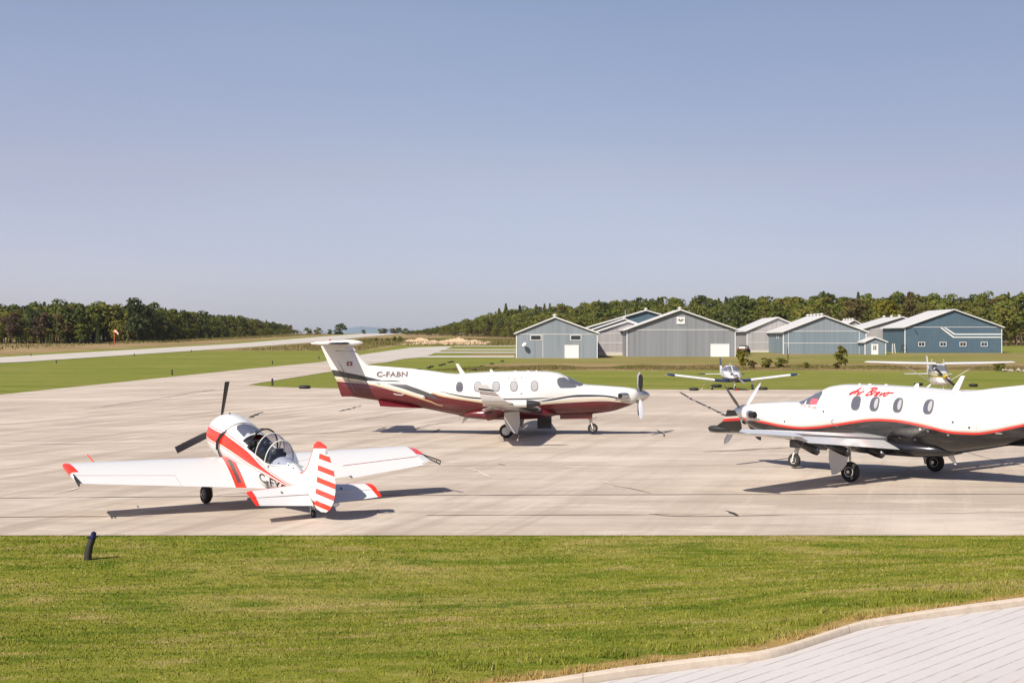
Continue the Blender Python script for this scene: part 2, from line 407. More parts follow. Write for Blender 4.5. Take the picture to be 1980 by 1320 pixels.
crack([(800, 832), (820, 824), (850, 819), (880, 817)], .10, .06); crack([(838, 836), (849, 830)], .22, .03)
crack([(484, 808), (495, 802), (508, 797)], .24, .08); crack([(655, 796), (690, 787), (697, 785)], .22, .1)
crack([(560, 813), (640, 812), (720, 813)], .07, .01)
crack([(225, 782), (300, 772), (370, 760), (416, 753)], .13, .04); crack([(160, 791), (200, 787), (225, 782)], .08, .03)
crack([(0, 820), (150, 812), (240, 807)], .05, .02)
crack([(1270, 831), (1282, 838), (1283, 845)], .12, .08); crack([(1268, 835), (1290, 833)], .10, .05)
crack([(1380, 841), (1540, 836)], .04, .01)
crack([(1820, 859), (1900, 884), (1960, 898), (2020, 911)], .035)
crack([(700, 812), (770, 800), (800, 797)], .05, .05)
so_ = sm.build('apron_seams', seam_m.m, None, False); so_['kind'] = 'structure'
# pale scuffs worn into the slab
for nm, col, L_ in (('pale_scuffs', (.60, .53, .44), ([(895, 906), (925, 912), (948, 924)], [(728, 985), (740, 992), (760, 994)], [(100, 957), (140, 948), (152, 944)], [(1160, 930), (1180, 936), (1200, 938)], [(640, 868), (700, 864), (760, 866)], [(1050, 903), (1120, 905)])),):
    sm = MB()
    for p in L_: crack([tuple(q_) for q_ in p], .09, .02)
    sm.v = [(x, y, .022 if nm[0] == 't' else .026) for x, y, z in sm.v]
    o = sm.build(nm, M(nm, col, .9).m, None, False); o['kind'] = 'structure'

# blades standing in the near lawn
def blades(n, h0, h1, name, m, region):
    x, y = region(n); n = len(x); ang = rng.uniform(0, pi, n); w = rng.uniform(.006, .013, n)*(y/20)
    h = rng.uniform(h0, h1, n); z = TZ(x, y)-.004
    dx, dy = np.cos(ang)*w, np.sin(ang)*w; lx, ly = rng.normal(0, .35, n)*h, rng.normal(0, .35, n)*h
    v = np.empty((n, 3, 3)); v[:, 0] = np.column_stack([x-dx, y-dy, z]); v[:, 1] = np.column_stack([x+dx, y+dy, z]); v[:, 2] = np.column_stack([x+lx, y+ly, z+h])
    o = big_mesh(name, v.reshape(-1, 3), np.arange(3*n).reshape(-1, 3), m)
    at = o.data.attributes.new('edge', 'FLOAT', 'POINT'); at.data.foreach_set('value', np.repeat(edgeness(x, y), 3).astype(np.float32))
    at = o.data.attributes.new('rnd', 'FLOAT', 'POINT'); at.data.foreach_set('value', np.repeat(rng.random(n), 3).astype(np.float32))
    o['kind'] = 'stuff'; return o
blade = M('grass_blades', (.178, .184, .024), .85, spec=.06)
src = blade.pos(); grass_colours(blade, src)
r_ = blade.attr('rnd'); blade.mix(r_.ramp(.55, 1)*.4, (.33, .30, .06)); blade.mix(r_.ramp(.4, 0)*.35, (.075, .095, .008))
blade.mix(r_.gt(.965)*.8, (.34, .28, .14))
blade.mix((blade.attr('edge')*1.1+(blade.noise(src, 3, 5, .7)-.5)).ramp(.5, .85)*.8, (.33, .22, .085))
def near_lawn(n):
    y = 13.0+16.35*rng.random(n)**.85; y = np.where(y > 28.7, y+rng.random(n)**2*.45, y); x = (rng.random(n)*2-1)*(.40*y+1.0); k = (y > YC(x)+.02) & (y < 29.22+.07*np.sin(x*3.7)+.06*np.sin(x*9.1+1)+.05*np.sin(x*1.3)) & (rng.random(n) > edgeness(x, y)*.75)
    return x[k], y[k]
tag(blades(250000, .010, .034, 'grass', blade.m, near_lawn), 'mown green lawn with yellowed patches in front of the concrete apron', 'grass')
def kerb_side(n):
    x = rng.uniform(-1, 9, n); y = YC(x)+.04+np.abs(rng.normal(0, .8, n)); k = (y < 27) & (np.sin(x*7+y*5)+np.sin(x*3.1-y*8) > .1); return x[k], y[k]
tag(blades(16000, .025, .085, 'grass', blade.m, kerb_side), 'longer uncut grass in clumps beside the pale kerb', 'grass')

# ------------------------------------------------------------------ hangars
def siding(name, col, amt=.35):
    m = M(name, col, .55, spec=.4); s = m.pos(); x, y, z = m.xyz(s)
    a = m.noise(m.scaled(s, (1.6, 1.6, .02)), 1, 3, .6); b = m.noise(m.scaled(s, (.14, .14, .02), loc=(3, 0, 0)), 1, 2, .5)
    m.mix(a.ramp(.4, .68)*amt, tuple(min(1, q*1.35+.02) for q in col)); m.mix(a.ramp(.45, .3)*amt, tuple(q*.72 for q in col))
    m.mix(b.ramp(.52, .56)*amt*.6, tuple(min(1, q*1.22+.02) for q in col))
    m.mix(m.noise(s, .6, 5, .7).ramp(.55, .8)*.15, (.25, .22, .18))
    rib = ((x+y*.0)/.45).mod(1.0); m.bump((rib-.5).abs(), .6, .05); return m.m
SID = dict(steel=siding('siding_blue_grey', (.178, .205, .228)), mist=siding('siding_grey_blue', (.172, .182, .194), .45), pale=siding('siding_pale_grey', (.265, .250, .252), .5),
           blue=siding('siding_slate_blue', (.058, .098, .132), .2), soft=siding('siding_soft_blue', (.145, .185, .213), .3))
white = M('white_trim', (.62, .61, .59), .5); dirty(white, .1, 2); white = white.m
roof_w = M('roof_white_metal', (.50, .49, .47), .5); rs_ = roof_w.pos(); xx, yy, zz = roof_w.xyz(rs_)
roof_w.mix(roof_w.noise(roof_w.scaled(rs_, (.3, 2.5, .3)), 1, 4, .6).ramp(.45, .7)*.3, (.46, .45, .43)); roof_w.bump(((yy/.5).mod(1.0)-.5).abs(), .5, .04); roof_w = roof_w.m
glass_d = M('dark_glass', (.02, .025, .03), .08, spec=.8).m
found = M('foundation_concrete', (.45, .42, .38), .9).m
shut_m = M('shutter_blue', (.03, .10, .20), .5).m
dark_m = M('dark_paint', (.02, .02, .022), .5).m
galv = M('galvanised', (.5, .5, .5), .4, .6).m
doorw = M('door_white', (.66, .645, .63), .5); rib_ = (doorw.xyz(doorw.pos())[2]/.5).mod(1.0); doorw.bump((rib_-.5).abs(), .3, .03); doorw = doorw.m

def hangar(label, x0, x1, y0, eave, apex, depth, wallm, zb, group='hangars behind the apron', trims=(), verts_=(), overhang=.45, vents=0, ax=None, gable=None, name='hangar', roofm=None, corner=True):
    t = empty(name, (x0, y0, zb), label=label, cat='hangar' if name == 'hangar' else 'shed', group=group)
    w = x1-x0; ax = w/2 if ax is None else ax-x0; Lz = eave; A = apex
    m = MB(); m.box((w/2, depth/2, Lz/2-.3), (w, depth, Lz+.6)); mb = m.build('wall', wallm, t, False)
    g = MB(); g.prism([(0.0, Lz), (w, Lz), (ax, A-.05)], 1, .0, depth); g.build('gable', gable or wallm, t, False)
    oh = overhang; th = .14; r = MB(); sl = (A-Lz)/ax; sr = (A-Lz)/(w-ax)
    r.prism([(-oh, Lz-oh*sl), (ax, A), (ax, A+th), (-oh, Lz-oh*sl+th)], 1, -oh, depth+oh)
    r.prism([(ax, A), (w+oh, Lz-oh*sr), (w+oh, Lz-oh*sr+th), (ax, A+th)], 1, -oh, depth+oh)
    rf = r.build('roof', roofm or roof_w, t, False)
    fz = MB(); d = .20
    fz.prism([(-oh, Lz-oh*sl-d+.12), (ax, A-d+.12), (ax, A+th+.02), (-oh, Lz-oh*sl+th+.02)], 1, -oh-.06, -oh-.01)
    fz.prism([(ax, A-d+.12), (w+oh, Lz-oh*sr-d+.12), (w+oh, Lz-oh*sr+th+.02), (ax, A+th+.02)], 1, -oh-.06, -oh-.01)
    fz.box((-oh-.05, depth/2, Lz-oh*sl+.02), (.08, depth+2*oh, .26)); fz.box((w+oh+.05, depth/2, Lz-oh*sr+.02), (.08, depth+2*oh, .26))
    fz.build('fascia', white, rf, False)
    def bar(cc, dd): tm = MB(); tm.box(cc, dd); tm.build('trim', white, t, False)
    if corner: bar((.05, -.025, Lz/2), (.16, .05, Lz)); bar((w-.05, -.025, Lz/2), (.16, .05, Lz)); bar((-.025, .11, Lz/2), (.05, .18, Lz))
    for z in trims: bar((w/2, -.035, z), (w-.3, .05, .10))
    for x, za, zb_ in verts_: bar((x, -.045, (za+zb_)/2), (.10, .05, zb_-za))
    for k in range(vents):
        yv = depth*(.12+.76*k/max(1, vents-1)) if vents > 1 else .6
        q = MB(); q.lathe([(-.1, .28), (.28, .28), (.30, .48), (.42, .48), (.55, .1)], (ax, yv, A+.1), (0, 0, 1), 12); q.build('ridge_vent', white, rf)
    return t
def window(t, x, z, w, h, shutters=False, bars=False):
    f = MB(); b = .13
    f.box((x, -.03, z+h/2-b/2), (w, .09, b)); f.box((x, -.03, z-h/2+b/2), (w, .09, b)); f.box((x-w/2+b/2, -.03, z), (b, .09, h-2*b)); f.box((x+w/2-b/2, -.03, z), (b, .09, h-2*b))
    if bars: f.box((x, -.03, z), (.07, .07, h-2*b))
    fo = f.build('window', white, t, False)
    p = MB(); p.box((x, -.006, z), (w-2*b-.01, .03, h-2*b-.01)); p.build('pane', glass_d, fo, False)
    if shutters:
        for sx in (-1, 1): q = MB(); q.box((x+sx*(w/2+.16), -.03, z), (.26, .06, h)); q.build('shutter', shut_m, fo, False)
def big_door(t, x0, x1, h, z0=.02, m=None, name='door'):
    f = MB(); f.box(((x0+x1)/2, -.04, h+.07), (x1-x0+.3, .09, .14)); f.box((x0-.07, -.04, h/2), (.14, .09, h)); f.box((x1+.07, -.04, h/2), (.14, .09, h))
    fo = f.build('door_frame', white, t, False); p = MB(); p.box(((x0+x1)/2, -.03, z0+h/2), (x1-x0, .05, h-z0)); p.build(name, m or doorw, fo, False); return fo
def zt(x, y): return float(TZ(x, y))-.05

h1 = hangar('blue-grey gable hangar with a satellite dish and two high windows, leftmost of the hangars', .85, 17.0, 283, 5.05, 8.15, 24, SID['steel'], zt(8, 283), trims=(4.75,), verts_=((5.3, .1, 4.7),), overhang=.35, vents=1, ax=8.55)
window(h1, 3.9, 4.1, 2.2, 1.1); window(h1, 11.85, 4.1, 2.2, 1.1); big_door(h1, 9.75, 12.3, 2.5)
d = empty('satellite_dish', (2.45, 282.35, zt(2, 283)+2.7), label='white satellite dish on the wall of the leftmost hangar', cat='satellite dish')
q = MB(); axd = Vector((-.55, -.65, .62)).normalized(); q.lathe([(0, .04), (.02, .22), (.07, .38), (.14, .47), (.11, .47), (.04, .38), (-.02, .22), (-.04, .04)], (0, -.25, 0), axd, 20); q.build('reflector', white, d)
q = MB(); q.tube([(0, .65, -.45), (0, 0, -.4), (0, -.2, -.05)], .05, 6); q.tube([(0, -.2, -.5), Vector((0, -.25, 0))+axd*.7], .02, 5); q.box(Vector((0, -.25, 0))+axd*.7, (.12, .12, .12)); q.build('mount', dark_m, d)

hg = hangar('pale grey gable front squeezed between the leftmost hangar and the wide one', 17.9, 32.0, 308, 5.0, 7.4, 8, SID['pale'], zt(20, 308), trims=(4.75, 2.75), verts_=(), overhang=.4, ax=25.1)
q = MB(); q.box((3.2, -.06, .35), (6.0, .1, .75)); q.build('base_wall', found, hg, False)
hm = hangar('hangar with a thin roof aerial in the row behind the pale grey front', 18.7, 32.6, 328, 5.6, 8.0, 9, SID['steel'], zt(25, 328), overhang=.5, ax=25.9, vents=1)
q = MB(); q.tube([(7.4, -.2, 7.9), (7.4, -.2, 10.0)], .05, 6); q.build('aerial', white, hm)
hb = hangar('slate blue hangar gable rising highest behind the wide grey hangar', 19.0, 47.0, 350, 6.1, 10.2, 14, SID['blue'], zt(30, 350), overhang=.6, ax=33, vents=1)
h2 = hangar('wide blue-grey hangar with a white emblem panel in its gable', 23.9, 46.5, 296, 5.75, 9.75, 12, SID['mist'], zt(35, 296), trims=(5.62,), overhang=.6, vents=1, ax=35.0)
big_door(h2, 17.55, 21.2, 2.55)
sg = empty('emblem_sign', (35.0+.12, 295.9, zt(35, 296)), label='white square panel with a dark winged emblem on the wide hangar gable', cat='sign')
q = MB(); q.box((0, -.02, 7.55), (1.75, .07, 1.5)); q.build('panel', white, sg, False)
q = MB()
for s in (-1, 1):
    q.prism([(s*.06, 7.55), (s*.12, 7.78), (s*.30, 7.86), (s*.75, 7.62), (s*.32, 7.60), (s*.42, 7.45), (s*.24, 7.50)][::s], 1, -.075, -.06)
    q.prism([(s*.02, 7.25), (s*.20, 7.40), (s*.25, 7.72), (s*.10, 7.60), (s*.02, 7.40)][::s], 1, -.078, -.063)
q.build('emblem', dark_m, sg, False)
h3 = hangar('pale grey hangar with a white roof, beside the dark parked car', 56.5, 71.3, 342, 5.3, 8.4, 20, SID['pale'], zt(60, 342), trims=(4.9, 2.4), overhang=.5, ax=63.8, vents=0)
q = MB(); q.box((7.4, -.06, .3), (14.7, .1, .5)); q.build('base_wall', found, h3, False)
h4 = hangar('light blue hangar with a white roof, ridge vents and two white trim lines', 61.7, 80.6, 323.6, 5.15, 8.7, 20, SID['soft'], zt(70, 323), trims=(5.2, 2.5), verts_=((1.2, .1, 5.1), (17.3, .1, 5.1)), overhang=.5, vents=5, ax=71.0, gable=SID['steel'])
for yv in (5.6, 8.0): q = MB(); q.box((-.04, yv, 4.3), (.06, .25, 1.6)); q.build('wall_vent', white, h4, False)
h4b = hangar('small blue annex with a white door at the foot of the light blue hangar', 78.9, 83.6, 318, 2.9, 3.85, 5, SID['soft'], zt(81, 318), overhang=.35, ax=81.1, name='annex', group='hangars behind the apron')
fr = big_door(h4b, 1.55, 2.85, 2.25, name='door')
q = MB()
for i in range(2):
    for j in range(3): q.box((1.98+.42*i, -.075, 1.2+.33*j), (.3, .03, .24))
q.build('door_panes', glass_d, h4b, False)
q = MB(); q.lathe([(0, .04), (.12, .06), (.2, .1)], (2.2, -.1, 2.7), (0, -.6, -.8), 10); q.build('wall_lamp', dark_m, h4b)
h5 = hangar('pale grey hangar with a white roof and three vents, behind the light blue hangar', 91.3, 112.0, 371, 5.6, 8.7, 20, SID['pale'], zt(100, 371), trims=(5.5,), overhang=.5, vents=3, ax=101.7)
h7 = hangar('far white-roofed hangar barely showing behind the light blue hangar', 93.5, 106, 415, 4.8, 8.0, 14, SID['pale'], zt(100, 415), overhang=.5, vents=4, ax=99.8)
h6 = hangar('slate blue hangar with white chevron stripes and shuttered windows', 92.7, 115.6, 335.6, 6.2, 10.25, 20, SID['blue'], zt(104, 335), trims=(6.12,), overhang=.5, ax=104.2)
for x in (3.95, 9.0, 13.7, 18.7): window(h6, x, 2.1, 1.6, 1.05, True, True)
q = MB()
for o_, zo in ((0, 3.75), (1.0, 4.45)):
    xa = 8.3+o_*.9; xb = 11.25+o_*.25
    q.prism([(xa, 6.0), (xa+.45, 6.0), (xb+.35, zo+.14), (22.8, zo+.14), (22.8, zo-.14), (xb+.15, zo-.14)], 1, -.075, -.02)
q.build('chevron_stripe', white, h6, False)
q = MB(); q.prism([(9.9, 5.95), (10.3, 5.95), (11.7, 4.28), (22.7, 4.28), (22.7, 3.93), (11.5, 3.93)], 1, -.06, -.02); q.build('dark_stripe', M('stripe_blue', (.035, .10, .16), .5).m, h6, False)
q = MB(); q.tube([(2.35, -.08, 5.6), (2.9, -.1, 4.5)], .08, 6); q.build('wall_bracket', dark_m, h6)
q = MB(); q.tube([(11.0, 0, 10.2), (11.0, 0, 11.2)], .05, 6); q.build('aerial', dark_m, h6)

# clutter leaning by the rightmost hangar
ld = empty('step_ladder', (88.9, 331.5, zt(89, 331)), label='grey step ladder standing open against the slate blue hangar side', cat='ladder')
q = MB()
for s in (-.35, .35): q.tube([(s, -.5, 0), (s*.7, 0, 2.3)], .06, 6)
for k in range(6): q.box((0, -.42+.085*k, .3+.36*k), (.6, .1, .05))
q.build('climbing_frame', white, ld); q = MB()
for s in (-.35, .35): q.tube([(s, .6, 0), (s*.7, .03, 2.25)], .05, 6)
q.build('rear_frame', galv, ld)
tr = empty('timber_trestle', (91.1, 331.0, zt(91, 331)), label='dark trestle frame at the corner of the slate blue hangar', cat='trestle')
q = MB(); q.tube([(-.8, 0, 0), (-.35, 0, 2.0)], .06, 6); q.tube([(.1, 0, 0), (-.25, 0, 2.0)], .06, 6); q.tube([(.9, .3, 0), (.6, .1, 1.9)], .06, 6); q.tube([(-.4, 0, 1.9), (.7, .1, 1.85)], .06, 6); q.tube([(-.6, 0, .8), (.8, .2, .8)], .05, 6); q.build('frame', dark_m, tr)

# dark car
carp = M('car_paint_dark', (.006, .010, .011), .55, spec=.15).m; car_gl = M('car_glass', (.012, .014, .016), .3, spec=.25).m; tyre_m = M('tyre_rubber', (.018, .017, .016), .8).m
rim_m = M('wheel_alloy', (.55, .55, .54), .35, .8).m; red_l = M('tail_light_red', (.30, .02, .015), .3).m
def suv():
    t = empty('parked_car', (52.0, 319, zt(52, 319)+.06), (0, 0, rad(70)), label='dark green-black hatchback car parked between the hangars', cat='car')
    prof = [(-2.1, .35), (-2.15, .75), (-2.05, 1.05), (-1.85, 1.55), (-1.6, 1.72), (-.2, 1.76), (.35, 1.68), (1.0, 1.12), (1.95, .95), (2.15, .75), (2.18, .38)]
    R = []
    for k, (yy, sc) in enumerate(((-.93, .9), (-.90, .97), (-.8, 1), (0, 1.01), (.8, 1), (.90, .97), (.93, .9))):
        R.append([(x*.995, yy if z < 1.05 else yy*(1-.22*(z-1.05)/.7), .35+(z-.35)*sc) for x, z in prof])
    b = MB(); b.rings(R); bo = b.build('body', carp, t, sharp=30)
    for s in (-1, 1):
        q = MB(); q.prism([(-1.75, 1.12), (-1.55, 1.55), (.2, 1.6), (.75, 1.14)], 1, s*.80, s*.90); q.build('side_window', car_gl, t, False)
        q = MB(); q.box((-2.1, s*.72, 1.0), (.1, .25, .35)); q.build('tail_light', red_l, bo, False)
    q = MB(); q.prism([(-2.05, 1.12), (-1.88, 1.56), (-1.84, 1.56), (-2.0, 1.12)], 1, -.62, .62); q.build('rear_window', car_gl, t, False)
    for x in (-1.35, 1.35):
        for s in (-1, 1):
            w = MB(); w.lathe([(-.1, .2), (-.11, .30), (-.07, .34), (.07, .34), (.11, .30), (.1, .2)], (x, s*.82, .34), (0, 1, 0), 20); wo = w.build('wheel', tyre_m, t)
            q = MB(); q.lathe([(0, .2), (.03, .17), (.02, .03)], (x, s*.90, .34), (0, s, 0), 14); q.build('rim', rim_m, wo)
suv()
bpy.data.objects['parked_car'].scale = (1.08, 1.16, 1.14)
bn = empty('low_bench', (47.9, 293.5, zt(48, 293)), label='small dark bench on the grass right of the wide grey hangar door', cat='bench')
q = MB(); q.box((0, 0, .55), (1.9, .6, .08)); q.build('tabletop', dark_m, bn, False)
for x in (-.7, .7): q = MB(); q.tube([(x, -.3, 0), (x, .0, .52)], .05, 5); q.tube([(x, .3, 0), (x, 0, .52)], .05, 5); q.build('leg', dark_m, bn)

# ------------------------------------------------------------------ trees
def leafmat(name, col, var=.28):
    m = M(name, col, .85, spec=.06); n = m.noise(m.pos(), .9, 3, .6); r = m.attr('tint')
    m.mix(r.ramp(.5, 1)*var, tuple(q*1.75 for q in col)); m.mix(r.ramp(.5, 0)*var, tuple(q*.45 for q in col))
    m.mix(n.ramp(.5, .75)*.25, (col[0]*1.9, col[1]*1.35, col[2]*1.2))
    nt = m.nt; tl = nt.nodes.new('ShaderNodeBsdfTranslucent'); mx = nt.nodes.new('ShaderNodeMixShader'); mx.inputs[0].default_value = .35; out = [q for q in nt.nodes if q.type == 'OUTPUT_MATERIAL'][0]
    nt.links.new(m.col, tl.inputs[0]); nt.links.new(m.b.outputs[0], mx.inputs[1]); nt.links.new(tl.outputs[0], mx.inputs[2]); nt.links.new(mx.outputs[0], out.inputs[0]); return m.m
LEAF = dict(dark=leafmat('leaves_dark_green', (.075, .092, .026)), green=leafmat('leaves_green', (.120, .135, .028)), olive=leafmat('leaves_olive', (.155, .150, .032)),
            yellow=leafmat('leaves_yellow_green', (.155, .140, .018)), brown=leafmat('leaves_brown', (.105, .082, .030)), pine=leafmat('needles_dark', (.050, .066, .024)), purple=leafmat('leaves_dull_purple', (.090, .062, .042)))
bark = M('bark', (.10, .075, .055), .9).m
LK = list(LEAF)
def leaf_quads(P, N, s, r):
    n = len(P); a = r.normal(size=(n, 3)); N = N/np.maximum(np.linalg.norm(N, axis=1, keepdims=True), 1e-6)
    N = N+r.normal(size=(n, 3))*.55; N /= np.linalg.norm(N, axis=1, keepdims=True)
    u = np.cross(N, a); u /= np.maximum(np.linalg.norm(u, axis=1, keepdims=True), 1e-6); w = np.cross(N, u)
    s = s[:, None]; k = r.uniform(.6, 1.1, (n, 1))
    q = np.stack([P-u*s-w*s*k*.7, P+u*s-w*s*k, P+u*s*.8+w*s*k, P-u*s+w*s*k*.9], 1); return q
def crown(kind, r, H=10., nleaf=300, leaf=.42, bottom=.12, wide=.42):
    """leaf quads of one crown, on a unit stem at the origin; returns (n,4,3)"""
    P = []; N = []
    if kind == 'cone':
        n = nleaf; t = r.random(n)**.75; z = H*(bottom+(1-bottom)*t); rad_ = H*wide*.55*(1-t)**.85*(.55+.45*np.abs(np.sin(z*3.1+r.random()*6)))
        a = r.random(n)*2*pi; q = rad_*np.sqrt(r.uniform(.5, 1, n)); P = np.column_stack([q*np.cos(a), q*np.sin(a), z-.25*q])
        N = np.column_stack([np.cos(a), np.sin(a), np.full(n, .5)])
    else:
        nl = 11; c = []
        for k in range(nl):
            h = bottom+.14+(1-bottom-.25)*(k+.5)/nl; wmax = wide*math.sin(pi*min(1, .18+.80*(1-(k+.5)/nl)))**.7
            a = r.random()*2*pi; d = wmax*r.uniform(.15, .75)*H*.75
            c.append((d*math.cos(a), d*math.sin(a), h*H+r.normal()*.03*H, H*r.uniform(.11, .19)*(1.25 if k < nl*.7 else .9)))
        for k in range(nl):
            n = nleaf//nl; v = r.normal(size=(n, 3)); v /= np.linalg.norm(v, axis=1, keepdims=True); v[:, 2] = np.where(v[:, 2] < -.35, -v[:, 2], v[:, 2])
            R_ = c[k][3]*r.uniform(.72, 1.12, n)[:, None]; P.append(np.array(c[k][:3])+v*R_*[1, 1, .85]); N.append(v)
        P = np.concatenate(P); N = np.concatenate(N)
    return leaf_quads(P, N, leaf*r.uniform(.55, 1.15, len(P)), r)
def trunk_quads(H, r, rad0=.16):
    """tapered trunk with a few limbs as quads"""
    out = []
    def limb(p0, p1, r0, r1, n=5):
        p0, p1 = np.array(p0, float), np.array(p1, float); t = p1-p0; t = t/np.linalg.norm(t); u = np.cross(t, [.3, .9, .1]); u /= np.linalg.norm(u); w = np.cross(t, u)
        for j in range(n):
            a, b = 2*pi*j/n, 2*pi*(j+1)/n; e = [math.cos(a)*u+math.sin(a)*w, math.cos(b)*u+math.sin(b)*w]
            out.append([p0+e[0]*r0, p0+e[1]*r0, p1+e[1]*r1, p1+e[0]*r1])
    limb((0, 0, -.3), (0, 0, H*.5), rad0, rad0*.6); limb((0, 0, H*.5), (.1, 0, H*.85), rad0*.6, rad0*.2)
    for k in range(5):
        a = r.random()*2*pi; h = H*(.25+.1*k); limb((0, 0, h), (math.cos(a)*H*.2, math.sin(a)*H*.2, h+H*.18), rad0*.4, rad0*.12, 4)
    return np.array(out)
tr_ = np.random.default_rng(11)
LIB = {}
def lib(kind):
    if kind not in LIB:
        L_ = []
        for i in range(5):
            H = 10.
            k = crown('cone' if kind in ('cone',) else 'round', tr_, H, 620 if kind != 'cone' else 480, .29 if kind != 'cone' else .23, .08 if kind != 'cone' else .05, (.40 if kind != 'tall' else .27) if kind != 'cone' else .42)
            L_.append((k, trunk_quads(H, tr_)))
        LIB[kind] = L_
    return LIB[kind]
def put(kind, leafk, x, y, h, r, wscale=1.0, zoff=0.0):
    q, tq = lib(kind)[r.integers(0, 5)]; s = h/10.; a = r.random()*2*pi; c, sn = math.cos(a), math.sin(a); z = float(TZ(x, y))+zoff
    Rm = np.array([[c*s*wscale, -sn*s*wscale, 0], [sn*s*wscale, c*s*wscale, 0], [0, 0, s]])
    return q@Rm.T+[x, y, z], tq@Rm.T+[x, y, z], leafk
def mass(name, items, lab, cat, kind='stuff', mats=LK, group=None):
    V = []; mi = []; tint = []
    for q, tq, lk in items:
        V.append(q); mi.append(np.full(len(q), mats.index(lk))); tint.append(np.repeat(np.clip(tr_.normal(.5, .22)+tr_.normal(0, .12, len(q)), 0, 1), 4))
        V.append(tq); mi.append(np.full(len(tq), len(mats))); tint.append(np.full(4*len(tq), .5))
    V = np.concatenate(V); mi = np.concatenate(mi)
    o = big_mesh(name, V.reshape(-1, 3), np.arange(4*len(V)).reshape(-1, 4), [LEAF[k] for k in mats]+[bark], mi)
    at = o.data.attributes.new('tint', 'FLOAT', 'POINT'); at.data.foreach_set('value', np.concatenate(tint).astype(np.float32))
    return tag(o, lab, cat, group, kind)
def single(x, y, h, kind, leafk, label, name, cat='tree', group=None, wscale=1.0, r=None, bottom=.08, wide=.4, n=600, leaf=.3):
    """one tree or bush: an Empty with a trunk and a crown"""
    r = r or tr_; t = empty(name, (x, y, float(TZ(x, y))), label=label, cat=cat, group=group)
    q = crown(kind, r, h, n, leaf*h/10, bottom, wide)*[wscale, wscale, 1]
    o = big_mesh('crown', q.reshape(-1, 3), np.arange(4*len(q)).reshape(-1, 4), LEAF[leafk], parent=t)
    at = o.data.attributes.new('tint', 'FLOAT', 'POINT'); at.data.foreach_set('value', np.repeat(np.clip(r.normal(.5, .25, len(q)), 0, 1), 4).astype(np.float32))
    q = trunk_quads(h, r, .016*h); big_mesh('trunk', q.reshape(-1, 3), np.arange(4*len(q)).reshape(-1, 4), bark, parent=t)
    return t
# left wood
def lh(x, y): return float(np.interp(y, [480, 560, 700, 855, 1060], [12.2, 14.5, 12.5, 10.5, 6.5]))
def edge_left(y): return float(np.interp(y, [500, 552, 700, 855, 1060, 1100], [-150, -148, -150, -152, -164, -175]))
bigtree = [];  pal = ['green', 'olive', 'dark', 'dark', 'green', 'olive', 'green', 'brown', 'pine']
def fill(items, pts, hfun, probs, rr, kinds=('round', 'round', 'tall', 'tall', 'round', 'tall', 'round', 'cone')):
    for x, y in pts:
        lk = probs[rr.integers(0, len(probs))]; k = kinds[rr.integers(0, len(kinds))]; k = 'cone' if lk == 'pine' and rr.random() < .4 else k
        items.append(put(k, lk, x, y, hfun(x, y)*rr.uniform(.86, 1.10), rr, rr.uniform(1.0, 1.5)))
rr = np.random.default_rng(5); items = []; pts = []
for row in range(7):
    for x in np.arange(-240, -150-row*2, 4.6): pts.append((x+rr.normal()*1.2, 508+row*6.5+rr.normal()*1.5))
    for y in np.arange(556, 1075, 5.5): pts.append((edge_left(y)-4-row*6+rr.normal()*1.3, y+rr.normal()*1.8))
low = [p for p in pts if p[1] < 512 or p[0] > edge_left(p[1])-7]
fill(items, pts, lambda x, y: lh(x, y), pal, rr)
fill(items, [(x+rr.normal(), y-4*(y < 520)) if y < 520 else (x+3.5, y) for x, y in low[::1]], lambda x, y: lh(x, y)*.5, ['olive', 'green', 'olive', 'dark', 'green', 'olive'], rr, ('round',))
fill(items, [(x+rr.normal()*2, y-6) if y < 520 else (x+6, y+rr.normal()*2) for x, y in low], lambda x, y: 3.2, ['olive', 'green', 'dark', 'green'], rr, ('round',))
fill(items, [(x+rr.normal()*2, y-10) if y < 520 else (x+9, y+rr.normal()*2) for x, y in low[::2]], lambda x, y: 1.9, ['olive', 'green', 'yellow', 'brown'], rr, ('round',))
mass('woodland', items, 'dense mixed green and brown wood beyond the runway on the left', 'wood')
# right wood on its rise
def rh(x, y):
    return float(np.interp(x, [-62, -50, -35, -15, 0, 40, 80, 120, 160, 260], [3.2, 5.0, 8.0, 11.0, 11.5, 11.8, 13.0, 13.3, 12.4, 12.5]))
items = []; pts = []
for row in range(9):
    n = 0; x = -66.
    while x < 300:
        y = float(lerp(x, WOOD))+row*14+rr.normal()*3; dens = 3.2 if x < 60 else 5.2
        pts.append((x+rr.normal()*1.3, y)); x += dens*rr.uniform(.8, 1.3)
fill(items, pts, lambda x, y: rh(x, y), ['green', 'olive', 'green', 'green', 'dark', 'olive', 'brown', 'green', 'green', 'green', 'dark', 'olive', 'dark', 'olive', 'green', 'green', 'olive'], rr)
low = [(x, y-6) for x, y in pts[::1] if y < float(lerp(x, WOOD))+7]
fill(items, low, lambda x, y: rh(x, y)*.5, ['olive', 'yellow', 'green', 'brown', 'olive'], rr, ('round',))
fill(items, [(x, y-11) for x, y in low[::2]], lambda x, y: 2.2+rr.random(), ['olive', 'brown', 'green'], rr, ('round',))
mass('woodland', items, 'mixed green and olive wood covering the rise behind the hangars', 'wood')

